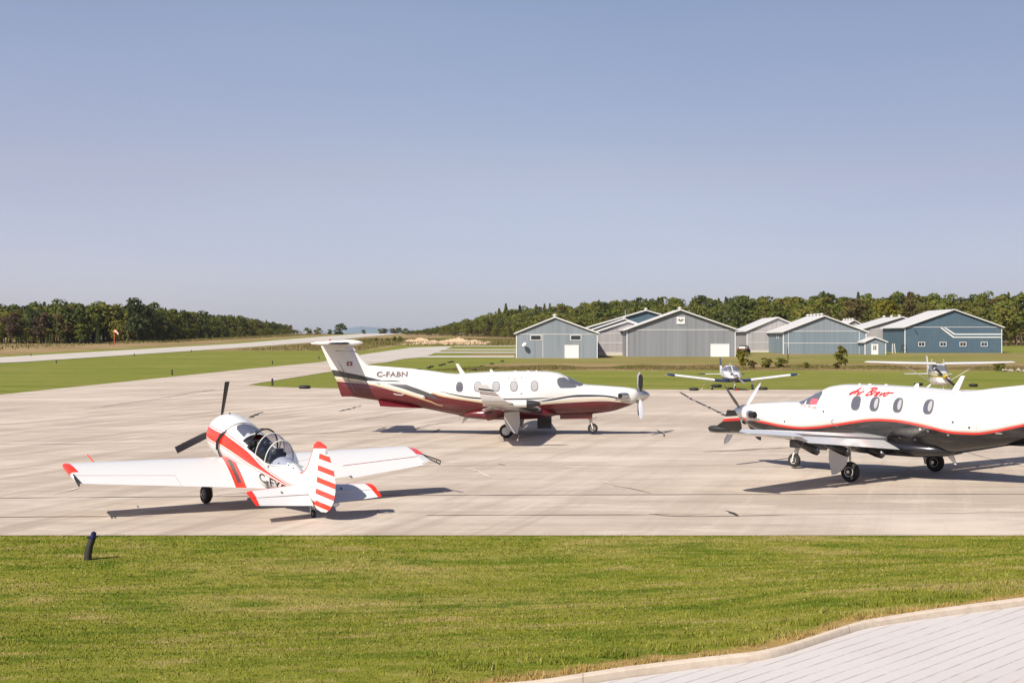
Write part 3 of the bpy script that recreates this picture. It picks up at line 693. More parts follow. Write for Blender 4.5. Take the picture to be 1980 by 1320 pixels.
# trees that stand out
def at_row(px, Y): return (px-990)*Y/FPX
TL = [(120, 503, 15.0, 'round', 'dark', 'dark round tree rising above the left end of the far wood'), (265, 552, 17.2, 'round', 'pine', 'tallest dark broad tree in the middle of the left wood'),
      (288, 560, 16.6, 'round', 'dark', 'tall dark tree just right of the tallest one in the left wood'), (146, 505, 13.5, 'round', 'dark', 'dark leafy tree left of the middle of the left wood'),
      (25, 502, 11.0, 'round', 'purple', 'dull purple-brown tree at the far left of the left wood'), (80, 503, 11.3, 'round', 'purple', 'purple-brown tree right of the first one in the left wood'),
      (117, 501, 10.8, 'round', 'brown', 'brownish tree beside the dark trees of the left wood'), (190, 500, 6.2, 'cone', 'pine', 'short dark spruce at the front foot of the left wood'),
      (97, 497, 3.8, 'cone', 'pine', 'tiny dark spruce standing in the dry field edge'), (398, 690, 14.0, 'round', 'dark', 'rounded dark tree at the falling end of the left wood'),
      (226, 501, 8.4, 'round', 'olive', 'olive bushy tree behind the windsock')]
for px, Y, h, k, lk, lab in TL: single(at_row(px, Y), Y, h, k, lk, lab, 'spruce_tree' if k == 'cone' else 'broadleaf_tree', r=rr, wscale=1.15 if k == 'round' else 1)
TR = [(965, 792, 15.5, 'cone', 'green', 'pointed conifer above the wood, left of two behind the rock pile'), (978, 790, 17.5, 'cone', 'green', 'tallest pointed conifer above the wood behind the rock pile'),
      (1005, 780, 15.5, 'cone', 'pine', 'dark pointed conifer above the leftmost hangar roof'), (1160, 655, 16.5, 'round', 'dark', 'dark tall tree on the ridge above the grey hangars'),
      (1230, 640, 16.0, 'round', 'dark', 'dark round tree on the ridge left of the wide hangar peak'), (1165, 560, 8.5, 'round', 'yellow', 'yellow-green tree glowing in front of the wood above the leftmost hangar'),
      (1760, 470, 17.0, 'tall', 'brown', 'thin brownish tree poking above the ridge on the right'), (1975, 452, 17.5, 'round', 'green', 'tall green tree at the right edge of the wood'),
      (1445, 525, 17.5, 'round', 'dark', 'large dark green tree behind the pale grey hangar'), (1720, 455, 15.5, 'round', 'yellow', 'yellow-green tree between the pale and slate blue hangar roofs'),
      (1945, 450, 13.0, 'round', 'olive', 'olive tree right behind the end of the slate blue hangar'), (1650, 470, 15.5, 'round', 'brown', 'brown-leaved tree above the light blue hangar annex')]
for px, Y, h, k, lk, lab in TR: single(at_row(px, Y), Y, h, 'cone' if k == 'cone' else 'round', lk, lab, 'spruce_tree' if k == 'cone' else 'broadleaf_tree', r=rr, wscale=.6 if k == 'tall' else 1.1)
# skyline bushes at the runway's crest and near field
FB = [(655, 1010, 8.2, 'dark', 'round dark tree standing alone on the crest beyond the runway'), (615, 1010, 5.2, 'olive', 'low olive bush left of the lone crest tree'),
      (637, 1015, 3.6, 'dark', 'small dark bush just left of the lone crest tree'), (704, 1080, 3.3, 'dark', 'tiny dark bush at the far end of the runway'), (596, 1000, 5.0, 'green', 'green bush where the left wood ends'),
      (735, 1180, 6.0, 'brown', 'small brown bush left of the far hedge beyond the runway'), (743, 1180, 6.6, 'dark', 'small dark tree beside the far hedge beyond the runway'), (760, 1180, 6.8, 'brown', 'brown tree at the left of the far hedge'), (770, 1180, 7.2, 'dark', 'dark tree in the middle of the far hedge'),
      (782, 1180, 6.6, 'olive', 'olive tree at the right of the far hedge')]
for px, Y, h, lk, lab in FB: single(at_row(px, Y), Y, h, 'round', lk, lab, 'bush' if h < 6 else 'broadleaf_tree', 'bush' if h < 6 else 'tree', r=rr, wscale=1.9, n=420, leaf=.5, bottom=-.22)
BU = [(717, 540, 1.5, 'green'), (727, 538, 1.9, 'green'), (739, 542, 1.4, 'olive'), (750, 536, 1.8, 'green'), (763, 540, 2.3, 'green'), (774, 538, 2.3, 'green')]
for px, Y, h, lk in BU: single(at_row(px, Y), Y, h, 'round', lk, 'low green bush in the row left of the sandy rubble', 'bush', 'bush', 'bushes left of the sandy rubble', r=rr, wscale=1.9, n=160, leaf=.7, bottom=-.1)
NB = [(1627, 215, 3.2, 'olive', 1.1, 'upright green bush alone on the grass before the light blue hangar'), (1437, 205, 2.7, 'yellow', .9, 'yellow-leaved bush on the grass in front of the parked car'),
      (1482, 200, 1.5, 'olive', 2.0, 'low olive bush left of the thin sapling'), (1508, 202, 1.5, 'olive', 2.0, 'low olive bush around the thin sapling'), (1455, 198, 1.2, 'brown', 1.5, 'small brownish bush at the foot of the yellow one'),
      (1932, 178, 1.3, 'green', 1.8, 'low green bush at the stony bank behind the high-wing plane'), (1618, 196, .9, 'brown', 1.8, 'small brown scrub at the foot of the upright bush'), (1560, 198, .9, 'olive', 2.2, 'low scrub midway between sapling and upright bush')]
for px, Y, h, lk, ws, lab in NB: single(at_row(px, Y), Y, h, 'round', lk, lab, 'bush', 'bush', r=rr, wscale=ws, n=650, leaf=.45, bottom=-.08)
t = single(at_row(1523, 204), 204, 2.9, 'cone', 'yellow', 'thin yellowing sapling standing among low bushes', 'sapling', 'sapling', r=rr, wscale=.35, n=60, leaf=.5, bottom=.2)

# hedge-height weeds in the ditch, scrub in the dry fields
weed = M('dry_weeds', (.15, .115, .050), .9, spec=.1); wr = weed.attr('rnd')
weed.mix(wr.ramp(.55, 1)*.6, (.25, .19, .09)); weed.mix(wr.ramp(.45, 0)*.7, (.09, .095, .022)); weed.mix(weed.noise(weed.scaled(weed.pos(), (.06, .15, 1)), 1, 4, .6).ramp(.44, .58)*.8, (.11, .115, .026))
def tufts(n, fx, name, h0, h1, w0, lab, cat, m=weed):
    x, y, hs = fx(n); n = len(x); ang = rng.uniform(0, pi, n); w = rng.uniform(.4, 1, n)*w0; h = rng.uniform(h0, h1, n)*hs; z = TZ(x, y)-.05
    dx, dy = np.cos(ang)*w, np.sin(ang)*w; lx, ly = rng.normal(0, .25, n)*h, rng.normal(0, .25, n)*h
    v = np.empty((n, 3, 3)); v[:, 0] = np.column_stack([x-dx, y-dy, z]); v[:, 1] = np.column_stack([x+dx, y+dy, z]); v[:, 2] = np.column_stack([x+lx, y+ly, z+h])
    o = big_mesh(name, v.reshape(-1, 3), np.arange(3*n).reshape(-1, 3), m.m)
    at = o.data.attributes.new('rnd', 'FLOAT', 'POINT'); at.data.foreach_set('value', np.repeat(rng.random(n), 3).astype(np.float32))
    return tag(o, lab, cat, kind='stuff')
def ditch(n):
    x = rng.uniform(-12, 150, n); yc_ = 196+5*np.sin(x*.05)+3*np.sin(x*.17); y = yc_+rng.normal(0, 5.5, n)
    return x, y, (.35+.65*np.exp(-((y-yc_)/6)**2))*(smoothstep(-14, 2, x)*.6+.4)*(.7+.5*np.sin(x*.4)*np.sin(x*.13))
tufts(70000, ditch, 'tall_weeds', .20, .75, .10, 'band of tall brown weeds along the ditch in front of the hangars', 'weeds')
def field(n):
    y = 300+700*rng.random(n)**1.2; x = -128-rng.random(n)*25-(y < 520)*rng.random(n)*90
    k = x < lerp(y, [(283, -112), (500, -106), (800, -117), (1150, -124)]); return x[k], y[k], 1.2*np.ones(k.sum())
tufts(16000, field, 'field_scrub', .2, .8, .22, 'dry scrub and tan grass between the runway and the left wood', 'scrub')
def strip(n):
    y = 365+330*rng.random(n); x = lerp(y, [(365, -72), (541, -70), (700, -72)])+rng.random(n)*(34-(y-365)*.03); return x, y, .5*np.ones(n)
tufts(12000, strip, 'dry_grass', .4, 1.1, .2, 'brown dry grass strip between runway and taxiway', 'dry grass')
def behind(n):
    x = rng.uniform(-60, 15, n); y = rng.uniform(462, 640, n); return x, y, .8*np.ones(n)
tufts(16000, behind, 'field_scrub', .4, 1.5, .25, 'brown scrub around the sandy rubble left of the hangars', 'scrub')

# rubble heaps
rub = M('sandy_rubble', (.42, .29, .17), .95); rn = rub.noise(rub.pos(), 1.2, 5, .7); rub.mix(rn.ramp(.4, .65)*.6, (.55, .44, .32)); rub.mix(rn.ramp(.45, .3)*.5, (.27, .16, .08))
q = MB(); rb = random.Random(4)
for cx, cy, w, h in ((-37, 525, 10, 1.7), (-33, 520, 12, 2.3), (-27.5, 508, 12, 1.5), (-22, 500, 13, 2.2), (-18.5, 500, 12, 2.7), (-13, 508, 13, 1.7), (-8, 515, 9, 1.0)):
    n = 22; R = []
    h *= .8
    for k in range(7):
        t = k/6; rr_ = w*(1-t)**.8/2
        R.append([(cx+rr_*cos(2*pi*j/n)*(1+rb.uniform(-.16, .16)), cy+rr_*.7*sin(2*pi*j/n)*(1+rb.uniform(-.25, .25)), float(TZ(cx, cy))-.2+h*(t**.9+.12*sin(5*t+j*.9))*rb.uniform(.78, 1.15)) for j in range(n)])
    q.rings(R, False, True)
for _ in range(700):
    x = rb.uniform(-38, -9)+rb.gauss(0, 1); y = rb.uniform(466, 500); s = rb.uniform(.25, .75)*(1.2 if x > -33 else .7)
    c = Vector((x, y, float(TZ(x, y))+s*.3)); v = [c+Vector((a*s, b*s, e*s*.7))*rb.uniform(.7, 1.25) for a, b, e in ((1, 0, 0), (0, 1, 0), (-1, 0, 0), (0, -1, 0), (0, 0, 1), (0, 0, -1))]
    q.add(v, [(0, 1, 4), (1, 2, 4), (2, 3, 4), (3, 0, 4), (1, 0, 5), (2, 1, 5), (3, 2, 5), (0, 3, 5)])
tag(q.build('rubble', rub.m, None, True, 50), 'sandy heaps and pale broken rock at the end of the taxiway', 'rubble', kind='stuff')
q = MB()
for _ in range(160):
    x = rb.uniform(62, 78); y = rb.uniform(172, 182); s = rb.uniform(.15, .45); c = Vector((x, y, float(TZ(x, y))+s*.3))
    v = [c+Vector((a*s, b*s, e*s*.7))*rb.uniform(.7, 1.25) for a, b, e in ((1, 0, 0), (0, 1, 0), (-1, 0, 0), (0, -1, 0), (0, 0, 1), (0, 0, -1))]
    q.add(v, [(0, 1, 4), (1, 2, 4), (2, 3, 4), (3, 0, 4), (1, 0, 5), (2, 1, 5), (3, 2, 5), (0, 3, 5)])
tag(q.build('stones', M('bank_stone', (.28, .24, .20), .9).m, None, True, 50), 'pale stones on the bank at the right edge beyond the lawn', 'stones', kind='stuff')

# far shore hills
hillm = M('far_hill', (.085, .135, .17), .95)  # blue of the distant air is put into the hill's own colour
def ridge(name, y, pts, depth):
    v = []; f = []; xs_ = np.linspace(pts[0][0], pts[-1][0], 60); hh = [max(0, float(lerp(x, pts))+6*math.sin(x*.004)+3*math.sin(x*.013)) for x in xs_]
    for x, h in zip(xs_, hh): v += [(x, y, -60), (x, y+depth*.3, h*.75), (x, y+depth*.55, h), (x, y+depth, -60)]
    for i in range(len(xs_)-1):
        for j in range(3): f.append((4*i+j, 4*i+4+j, 4*i+5+j, 4*i+1+j))
    o = mesh_obj(name, v, f, hillm.m); o['kind'] = 'structure'
ridge('hill', 11000, [(-3000, 0), (-2200, 30), (-1760, 50), (-1480, 88), (-1300, 108), (-1120, 100), (-1000, 84), (-850, 76), (-700, 66), (-450, 50), (100, 30), (900, 0)], 2200)

# ------------------------------------------------------------------ field furniture
tie_m = M('black_rubber', (.012, .011, .011), .75).m
def tie(x, y, ang, w=.76, h=.22):
    q = MB(); n = 22; R = []
    for k in range(n):
        a = 2*pi*k/n; c, s = cos(a), sin(a); R.append([(c*(w*.32+r*cos(b)), s*(w*.32+r*cos(b)), h/2+h/2*sin(b)) for b, r in ((2*pi*i/8, w*.18) for i in range(8))])
    R.append(R[0]); q.rings(R, False, False); return q
TM = tie(0, 0, 0)
def tire_row(px, py, sc=1.0, lab='', i=[None]):
    x, y = UN(px, py); t = tag(empty('tie_down_tyre', (x, y, float(TZ(x, y))), (0, 0, i[0] and .4 or 0)), lab or 'black rubber tie-down tyre lying on the mown grass left of the hangars', 'tyre', 'black tie-down tyres on the grass')
    for k in (-1, 1):
        o = TMO.copy(); COL.objects.link(o); o.parent = t; o.location = (k*.42*sc, 0, 0); o.scale = (sc, sc, sc)
    return t
TMO = None
def tyre_obj(px, py, sc, label):
    global TMO
    x, y = UN(px, py)
    if TMO is None: o = TM.build('tie_down_tyre', tie_m); TMO = o
    else: o = TMO.copy(); COL.objects.link(o)
    o.location = (x, y, float(TZ(x, y))); o.scale = (sc, sc, sc); o.rotation_euler = (0, 0, px*.7)
    return tag(o, label, 'tyre', 'black tie-down tyres on the grass')
for px, py in ((809.6, 715.5), (829, 712), (834.5, 709.5), (851.6, 707), (858, 705), (868.7, 701), (874, 700), (918, 716), (931.7, 709), (951, 704), (971, 699)):
    tyre_obj(px, py, .95, 'flat black tyre out on the grass behind the parked turboprop')
tyre_obj(589, 751.5, 1.3, 'flat black tyre at the apron edge left of the burgundy plane tail')
for px, py, l in ((1341.6, 755, 'flat black tyre at the apron edge by the low-wing plane left wheel'), (1387, 748, 'flat black tyre on the grass under the low-wing plane wing'), (1475, 754, 'flat black tyre at the apron edge right of the low-wing plane'),
                  (1882, 747, 'flat black tyre seen over the rightmost turboprop tail'), (1776, 745, 'flat black tyre seen over the rightmost turboprop cabin')): tyre_obj(px, py, 1.05, l)
bluel = M('blue_lens', (.004, .005, .045), .2, spec=.5).m; post_m = M('corrugated_black', (.022, .018, .016), .6).m
def marker(x, y, h, label, group='taxiway edge markers', bend=.0, rad_=.09):
    z = float(TZ(x, y)); t = empty('edge_marker', (x, y, z), label=label, cat='marker', group=group)
    P = []; R = []; n = int(h/.022)
    for k in range(n):
        u = k/(n-1); P.append((-.02+bend*u*u, 0, u*h*.82)); R.append(rad_*(1.0+(.05 if k % 2 else -.03))*(1-.15*u))
    q = MB(); q.tube(P, R, 14); q.build('hose_sleeve', post_m, t)
    top = Vector(P[-1]); q = MB(); q.lathe([(-.02, rad_*.9), (.02, rad_*.9), (.04, rad_*.72), (.09, rad_*.68), (.115, rad_*.25)], top, (.25*(bend > 0), 0, 1), 16); q.build('lamp_lens', bluel, t)
    if bend:
        q = MB(); q.box(top+Vector((.07, 0, .015)), (.05, .04, .03)); q.box(top+Vector((-.08, -.02, .0)), (.05, .04, .03)); q.build('clamp', tie_m, t)
    return t
xm, ym = UN(172, 1083); marker(xm, ym, .50, 'bent black corrugated marker with a blue lens on the near lawn', None, .09, .070)
for px, py, l in ((527, 745, 'black marker post on the grass by the apron corner'), (333, 725, 'black marker post on the grass left of the taxiway'), (527, 704, 'small black marker post along the far taxiway edge'), (617, 694, 'small black marker post left of the burgundy plane tail'),
                  (109, 702.5, 'tiny dark marker near the runway edge on the left'), (260, 688, 'tiny dark marker near the runway edge, second from left'), (370, 680.5, 'tiny dark marker near the runway edge, third from left'), (60, 688.5, 'tiny dark marker on the far side of the runway')):
    x, y = UN(px, py); marker(x, y, .62 if py > 715 else .55, l, rad_=.10)
# windsock
x, y = UN(221, 668); ws = empty('windsock', (x, y, float(TZ(x, y))), label='orange and white windsock on a red pole in the dry field', cat='windsock')
orange = M('windsock_orange', (.75, .16, .07), .7).m; q = MB(); q.tube([(0, 0, 0), (0, 0, 4.7)], .07, 8); q.build('pole', orange, ws)
q = MB(); P = [(.0, 0, 4.65), (.5, -.1, 4.5), (1.0, -.2, 4.1), (1.4, -.25, 3.6)]; R_ = [.45, .38, .3, .2]
sk = M('windsock_cloth', (.8, .25, .15), .8); kx_ = sk.xyz(sk.coord())[0]; sk.mix((kx_/.7).mod(1.0).gt(.5), (.75, .65, .6)); q.tube(P, R_, 12, False); q.build('sock', sk.m, ws)

# ------------------------------------------------------------------ aircraft materials
XR, ZR = (-9.0, 6.5), (0.0, 4.4)
WHITE = (.575, .565, .545)
def paint(name, bands, base=WHITE, rough=.24, xr=XR, extra=None):
    """bands: (top curve, bottom curve, colour, x0, x1) drawn in the plane's own x-z"""
    m = M(name, base, rough, coat=.35); x, y, z = m.xyz(m.coord())
    for top, bot, col, x0, x1 in bands:
        k = x.gt(x0)*x.lt(x1)
        if top is not None: k = k*z.lt(x.curve(top, xr, ZR))
        if bot is not None: k = k*z.gt(x.curve(bot, xr, ZR))
        m.mix(k, col)
    if extra: extra(m, x, y, z)
    # faint grime and panel joints
    n = m.noise(m.scaled(m.coord(), (.6, 2, 3)), 1, 5, .6); m.mix(n.ramp(.5, .75)*.14, (.35, .30, .25))
    m.rough(n*.18+rough-.08)
    return m
BURG, GOLD, CREAM, GREY = (.095, .009, .013), (.40, .27, .14), (.52, .47, .37), (.024, .026, .027)
burg_p = paint('paint_white_burgundy', [
    ([(-7.7, 2.36), (-6.86, 2.29), (-5.96, 2.19), (-4.91, 1.93), (-3.9, 1.63), (-3.25, 1.45), (-2.9, 1.3)], None, BURG, -9, -3.2),
    ([(-3.75, 1.55), (-3.3, 1.79), (-2.84, 1.67), (-2.44, 1.59), (-1.64, 1.46), (-.64, 1.31), (.3, 1.25), (1.32, 1.26), (2.16, 1.32), (3.15, 1.37), (3.75, 1.39), (4.54, 1.34), (5.17, 1.22), (5.4, 1.16)], None, BURG, -3.75, 6.5),
    ([(-3.3, 1.86), (-2.83, 1.77), (-2.43, 1.69), (-1.63, 1.57), (-.64, 1.43), (.3, 1.34), (1.32, 1.35), (2.16, 1.42), (2.96, 1.52), (3.75, 1.54), (4.54, 1.47), (5.17, 1.29), (5.4, 1.2)],
     [(-3.3, 1.80), (-2.84, 1.67), (-2.44, 1.59), (-1.64, 1.46), (-.64, 1.31), (.3, 1.25), (1.32, 1.26), (2.16, 1.33), (3.15, 1.40), (3.75, 1.42), (4.54, 1.36), (5.17, 1.22), (5.4, 1.16)], CREAM, -3.2, 5.4),
    ([(-3.3, 1.83), (-2.84, 1.71), (-2.44, 1.63), (-1.64, 1.50), (-.64, 1.35), (.3, 1.28), (1.32, 1.29), (2.16, 1.36), (3.15, 1.43), (3.75, 1.45), (4.54, 1.38), (5.17, 1.24), (5.4, 1.17)],
     [(-3.3, 1.80), (-2.84, 1.67), (-2.44, 1.59), (-1.64, 1.46), (-.64, 1.31), (.3, 1.25), (1.32, 1.26), (2.16, 1.33), (3.15, 1.40), (3.75, 1.42), (4.54, 1.36), (5.17, 1.22), (5.4, 1.16)], GOLD, -3.2, 5.4),
    ([(-7.6, 2.55), (-5.95, 2.33), (-4.89, 2.07), (-3.89, 1.76), (-2.72, 1.30)], [(-7.6, 2.36), (-5.96, 2.19), (-4.9, 1.94), (-3.9, 1.62), (-3.3, 1.44), (-2.72, 1.29)], CREAM, -9, -2.75),
    ([(-7.6, 2.42), (-5.96, 2.235), (-4.9, 1.985), (-3.9, 1.67), (-3.3, 1.49), (-2.72, 1.30)], [(-7.6, 2.36), (-5.96, 2.19), (-4.9, 1.94), (-3.9, 1.62), (-3.3, 1.42), (-2.72, 1.25)], GOLD, -9, -2.75),
    ([(-7.7, 2.83), (-6.76, 2.68), (-5.9, 2.49), (-5.2, 2.36)], [(-7.7, 2.56), (-6.6, 2.43), (-5.99, 2.33), (-5.2, 2.17)], GREY, -9, -5.42),
    ([(-5.52, 2.36), (-4.95, 2.36), (-4.07, 2.09), (-3.26, 1.78), (-2.74, 1.53)], [(-5.52, 2.24), (-4.67, 2.06), (-3.67, 1.74), (-2.74, 1.51)], (.055, .057, .057), -5.42, -2.74),
    ([(-2.83, 1.86), (-2.43, 1.79), (-1.63, 1.65), (-.63, 1.57), (.41, 1.55), (1.36, 1.56), (1.96, 1.57)], [(-2.83, 1.84), (-2.43, 1.75), (-1.63, 1.585), (-.63, 1.51), (.4, 1.49), (1.36, 1.51), (1.96, 1.56)], GREY, -2.83, 1.96),
    ([(1.0, 1.39), (1.76, 1.50), (2.16, 1.57), (2.56, 1.63), (2.96, 1.665), (3.75, 1.65), (4.39, 1.58), (5.1, 1.38)], [(1.0, 1.38), (1.76, 1.43), (2.16, 1.49), (2.56, 1.55), (2.96, 1.57), (3.75, 1.57), (4.54, 1.48), (5.1, 1.36)], GREY, 1.0, 5.1)])
RED, BLACK = (.52, .025, .02), (.010, .010, .012)
rl = [(5.6, 1.42), (4.93, 1.41), (4.33, 1.37), (3.71, 1.31), (2.95, 1.28), (2.4, 1.32), (1.5, 1.46), (.79, 1.59), (.36, 1.66), (-.14, 1.69), (-.64, 1.68), (-1.13, 1.63), (-1.61, 1.56), (-2.03, 1.48), (-2.4, 1.45), (-2.8, 1.45), (-3.31, 1.52), (-3.9, 1.67), (-4.41, 1.80), (-5.5, 2.05), (-7.5, 2.5)]
sh = lambda d: [(x, z+d) for x, z in rl]
bravo_p = paint('paint_white_red_black', [(sh(-.03), None, BLACK, -9, 6.5), (sh(.08), sh(.035), (.42, .38, .33), -9, 6.5), (sh(.035), sh(-.03), RED, -9, 6.5)], rough=.2)
plain_w = paint('paint_white', []); plain_w.m.use_backface_culling = False; PW = plain_w.m
black_p = M('paint_black', BLACK, .25, coat=.3).m; burg_m = M('paint_burgundy', BURG, .22, coat=.4).m
boot = M('deice_boot', (.02, .02, .022), .55).m; steel = M('bare_metal', (.55, .54, .52), .28, .9).m
prop_m = M('propeller_black', (.02, .02, .022), .4).m; prop_g = M('propeller_grey', (.26, .26, .27), .4, .2).m; prop_lit = M('propeller_lit', (.42, .43, .45), .4).m; prop_d = M('propeller_dark_grey', (.085, .08, .085), .4).m
win_m = M('cabin_window', (.085, .088, .105), .10, spec=.6, coat=.2).m; winb = M('cabin_blind', (.33, .325, .325), .15, coat=.4).m
ck_m = M('cockpit_glass', (.10, .105, .12), .05, spec=.9, coat=.5).m; ring_m = M('window_rim', (.16, .16, .165), .4).m
hub_m = M('wheel_hub', (.60, .58, .54), .45).m; lamp_m = M('red_beacon', (.5, .02, .01), .3).m; inside_m = M('gear_bay', (.05, .045, .04), .8).m
flat_black = M('flat_black', (.006, .006, .006), .9).m; text_d = M('registration_letters', (.05, .02, .025), .5).m; text_r = M('script_red', (.42, .015, .02), .5).m  # near-black for sooty pipes, black fittings and the painted-in shade of openings

class Hull:
    """lofted body: stations x, top, bottom, half width, fullness"""
    def __init__(s, st, p=2.25): s.st = sorted(st); s.p = p; s.x = [q[0] for q in s.st]
    def at(s, x):
        t, b, w = (s._sm(x, k) for k in (1, 2, 3)); return t, b, w
    def _sm(s, x, k):
        xs = s.x; ys = [q[k] for q in s.st]
        if x <= xs[0]: return ys[0]
        if x >= xs[-1]: return ys[-1]
        i = max(j for j in range(len(xs)) if xs[j] <= x); i = min(i, len(xs)-2); h = xs[i+1]-xs[i]; t = (x-xs[i])/h
        def sl(j):
            if j == 0: return (ys[1]-ys[0])/(xs[1]-xs[0])
            if j == len(xs)-1: return (ys[-1]-ys[-2])/(xs[-1]-xs[-2])
            a = (ys[j]-ys[j-1])/(xs[j]-xs[j-1]); b = (ys[j+1]-ys[j])/(xs[j+1]-xs[j])
            return 0 if a*b <= 0 else 2*a*b/(a+b)
        m0, m1 = sl(i)*h, sl(i+1)*h
        return (2*t**3-3*t*t+1)*ys[i]+(t**3-2*t*t+t)*m0+(-2*t**3+3*t*t)*ys[i+1]+(t**3-t*t)*m1
    def y(s, x, z):
        t, b, w = s.at(x); c, h = (t+b)/2, (t-b)/2; u = min(.999, abs((z-c)/h)); return w*(1-u**s.p)**(1/s.p)
    def zt(s, x, y):
        t, b, w = s.at(x); c, h = (t+b)/2, (t-b)/2; u = min(.999, abs(y/w)); return c+h*(1-u**s.p)**(1/s.p)
    def mesh(s, n=40, dx=.1):
        mb = MB(); k = max(2, int((s.x[-1]-s.x[0])/dx)); R = []
        xs = sorted(set([round(s.x[0]+(s.x[-1]-s.x[0])*i/k, 4) for i in range(k+1)]+[round(q, 4) for q in (s.x[0]+.01, s.x[0]+.03, s.x[-1]-.01, s.x[-1]-.03)]))
        for x in xs:
            t, b, w = s.at(x); c, h = (t+b)/2, (t-b)/2; r = []
            for j in range(n):
                a = 2*pi*j/n; ca, sa = cos(a), sin(a)
                r.append((x, w*math.copysign(abs(ca)**(2/s.p), ca), c+h*math.copysign(abs(sa)**(2/s.p), sa)))
            R.append(r)
        return mb.rings(R)
    def patch(s, poly, side, off=.006, rings=5, mb=None, top=False):
        """a skin piece lying on the hull: outline in (x,z) on one side, or (x,y) on top"""
        mb = mb or MB(); cx = sum(p[0] for p in poly)/len(poly); cz = sum(p[1] for p in poly)/len(poly); n = len(poly); v = []
        def P(x, q):
            if top: return (x, q, s.zt(x, q)+off)
            y = s.y(x, q); return (x, side*(y+off), q)
        for k in range(rings+1):
            t = k/rings
            for p in poly: v.append(P(cx+(p[0]-cx)*t, cz+(p[1]-cz)*t))
        f = []
        for k in range(rings):
            for j in range(n):
                a, b, c, d = k*n+j, k*n+(j+1) % n, (k+1)*n+(j+1) % n, (k+1)*n+j
                f.append((a, d, c, b) if side > 0 else (a, b, c, d))
        return mb.add(v, f)
def oval(cx, cz, w, h, p=2.6, n=28):
    return [(cx+w/2*math.copysign(abs(cos(2*pi*j/n))**(2/p), cos(2*pi*j/n)), cz+h/2*math.copysign(abs(sin(2*pi*j/n))**(2/p), sin(2*pi*j/n))) for j in range(n)]
def dens(poly, k=6):
    out = []
    for i in range(len(poly)):
        a, b = poly[i], poly[(i+1) % len(poly)]
        for j in range(k): out.append((a[0]+(b[0]-a[0])*j/k, a[1]+(b[1]-a[1])*j/k))
    return out
def airfoil(n=12, t=.13, camber=.02, x0=0., x1=1.):
    xs = [(1-cos(pi*i/n))/2 for i in range(n+1)]; xs = [x0+(x1-x0)*x for x in xs]
    th = lambda x: 5*t*(.2969*math.sqrt(max(x, 0))-.126*x-.3516*x*x+.2843*x**3-.1036*x**4)
    cm = lambda x: 4*camber*x*(1-x)
    return [(x, cm(x)+th(x)) for x in xs]+[(x, cm(x)-th(x)) for x in reversed(xs[1:-1] if x0 == 0 else xs)]
def wing_loft(st, side=1, x0=0., x1=1., n=12, t=None, camber=.02, up=(0, 0, 1), mb=None):
    """st: (span, x of leading edge, z, chord, thickness, incidence deg); chord runs aft (-x)"""
    mb = mb or MB(); R = []
    for s_, xl, z, c, th, inc in st:
        a = rad(inc); r = []
        for u, h in airfoil(n, th, camber, x0, x1):
            dx, dz = -u*c, h*c; r.append((xl+dx*cos(a)+dz*sin(a), side*s_, z+dx*sin(a)*-1*-1+dz*cos(a)) if False else (xl+dx*cos(a)+dz*sin(a), side*s_, z+dx*sin(a)+dz*cos(a)))
        R.append(r if side > 0 else r[::-1])
    return mb.rings(R)
def tail_part(st, s, hinge, defl, dx=0., dz=0., camber=.02):
    """the aft part of a wing section turned about its hinge: flap or aileron"""
    RR = []; dd_ = rad(defl)
    for A_ in st:
        r = []; ih = rad(A_[5])
        for u, h in airfoil(8, A_[4], camber, hinge+.005, 1.0):
            px_, pz_ = -(u-hinge)*A_[3], h*A_[3]; px_, pz_ = px_*cos(dd_)+pz_*sin(dd_), px_*sin(dd_)+pz_*cos(dd_); px_ += dx-hinge*A_[3]; pz_ += dz
            r.append((A_[1]+px_*cos(ih)+pz_*sin(ih), s*A_[0], A_[2]+px_*sin(ih)+pz_*cos(ih)))
        RR.append(r if s > 0 else r[::-1])
    return MB().rings(RR)
def blade_mb(c, axis_x, ang, r0, r1, chord, tw0=55, tw1=18, th=.10, tipround=True, n=10):
    """propeller blade from hub centre c, turning about the x axis, pointing at ang (0 = up)"""
    mb = MB(); R = []; rd = Vector((0, sin(ang), cos(ang))); tg = Vector((0, cos(ang), -sin(ang)))
    for k in range(n+1):
        t = k/n; r = r0+(r1-r0)*t; w = chord*(.35+.65*smoothstep(0, .35, t))*(1 if not tipround else math.sqrt(max(.03, 1-max(0, (t-.72)/.28)**2.4)))
        tw = rad(tw0+(tw1-tw0)*t); d = Vector((1, 0, 0))*sin(tw)-tg*cos(tw); nn = d.cross(rd)
        thk = w*(th+.25*(1-t)**3); R.append([Vector(c)+rd*r+d*(w*.5*cos(2*pi*j/10))+nn*(thk*.5*sin(2*pi*j/10)) for j in range(10)])
    return mb.rings(R)
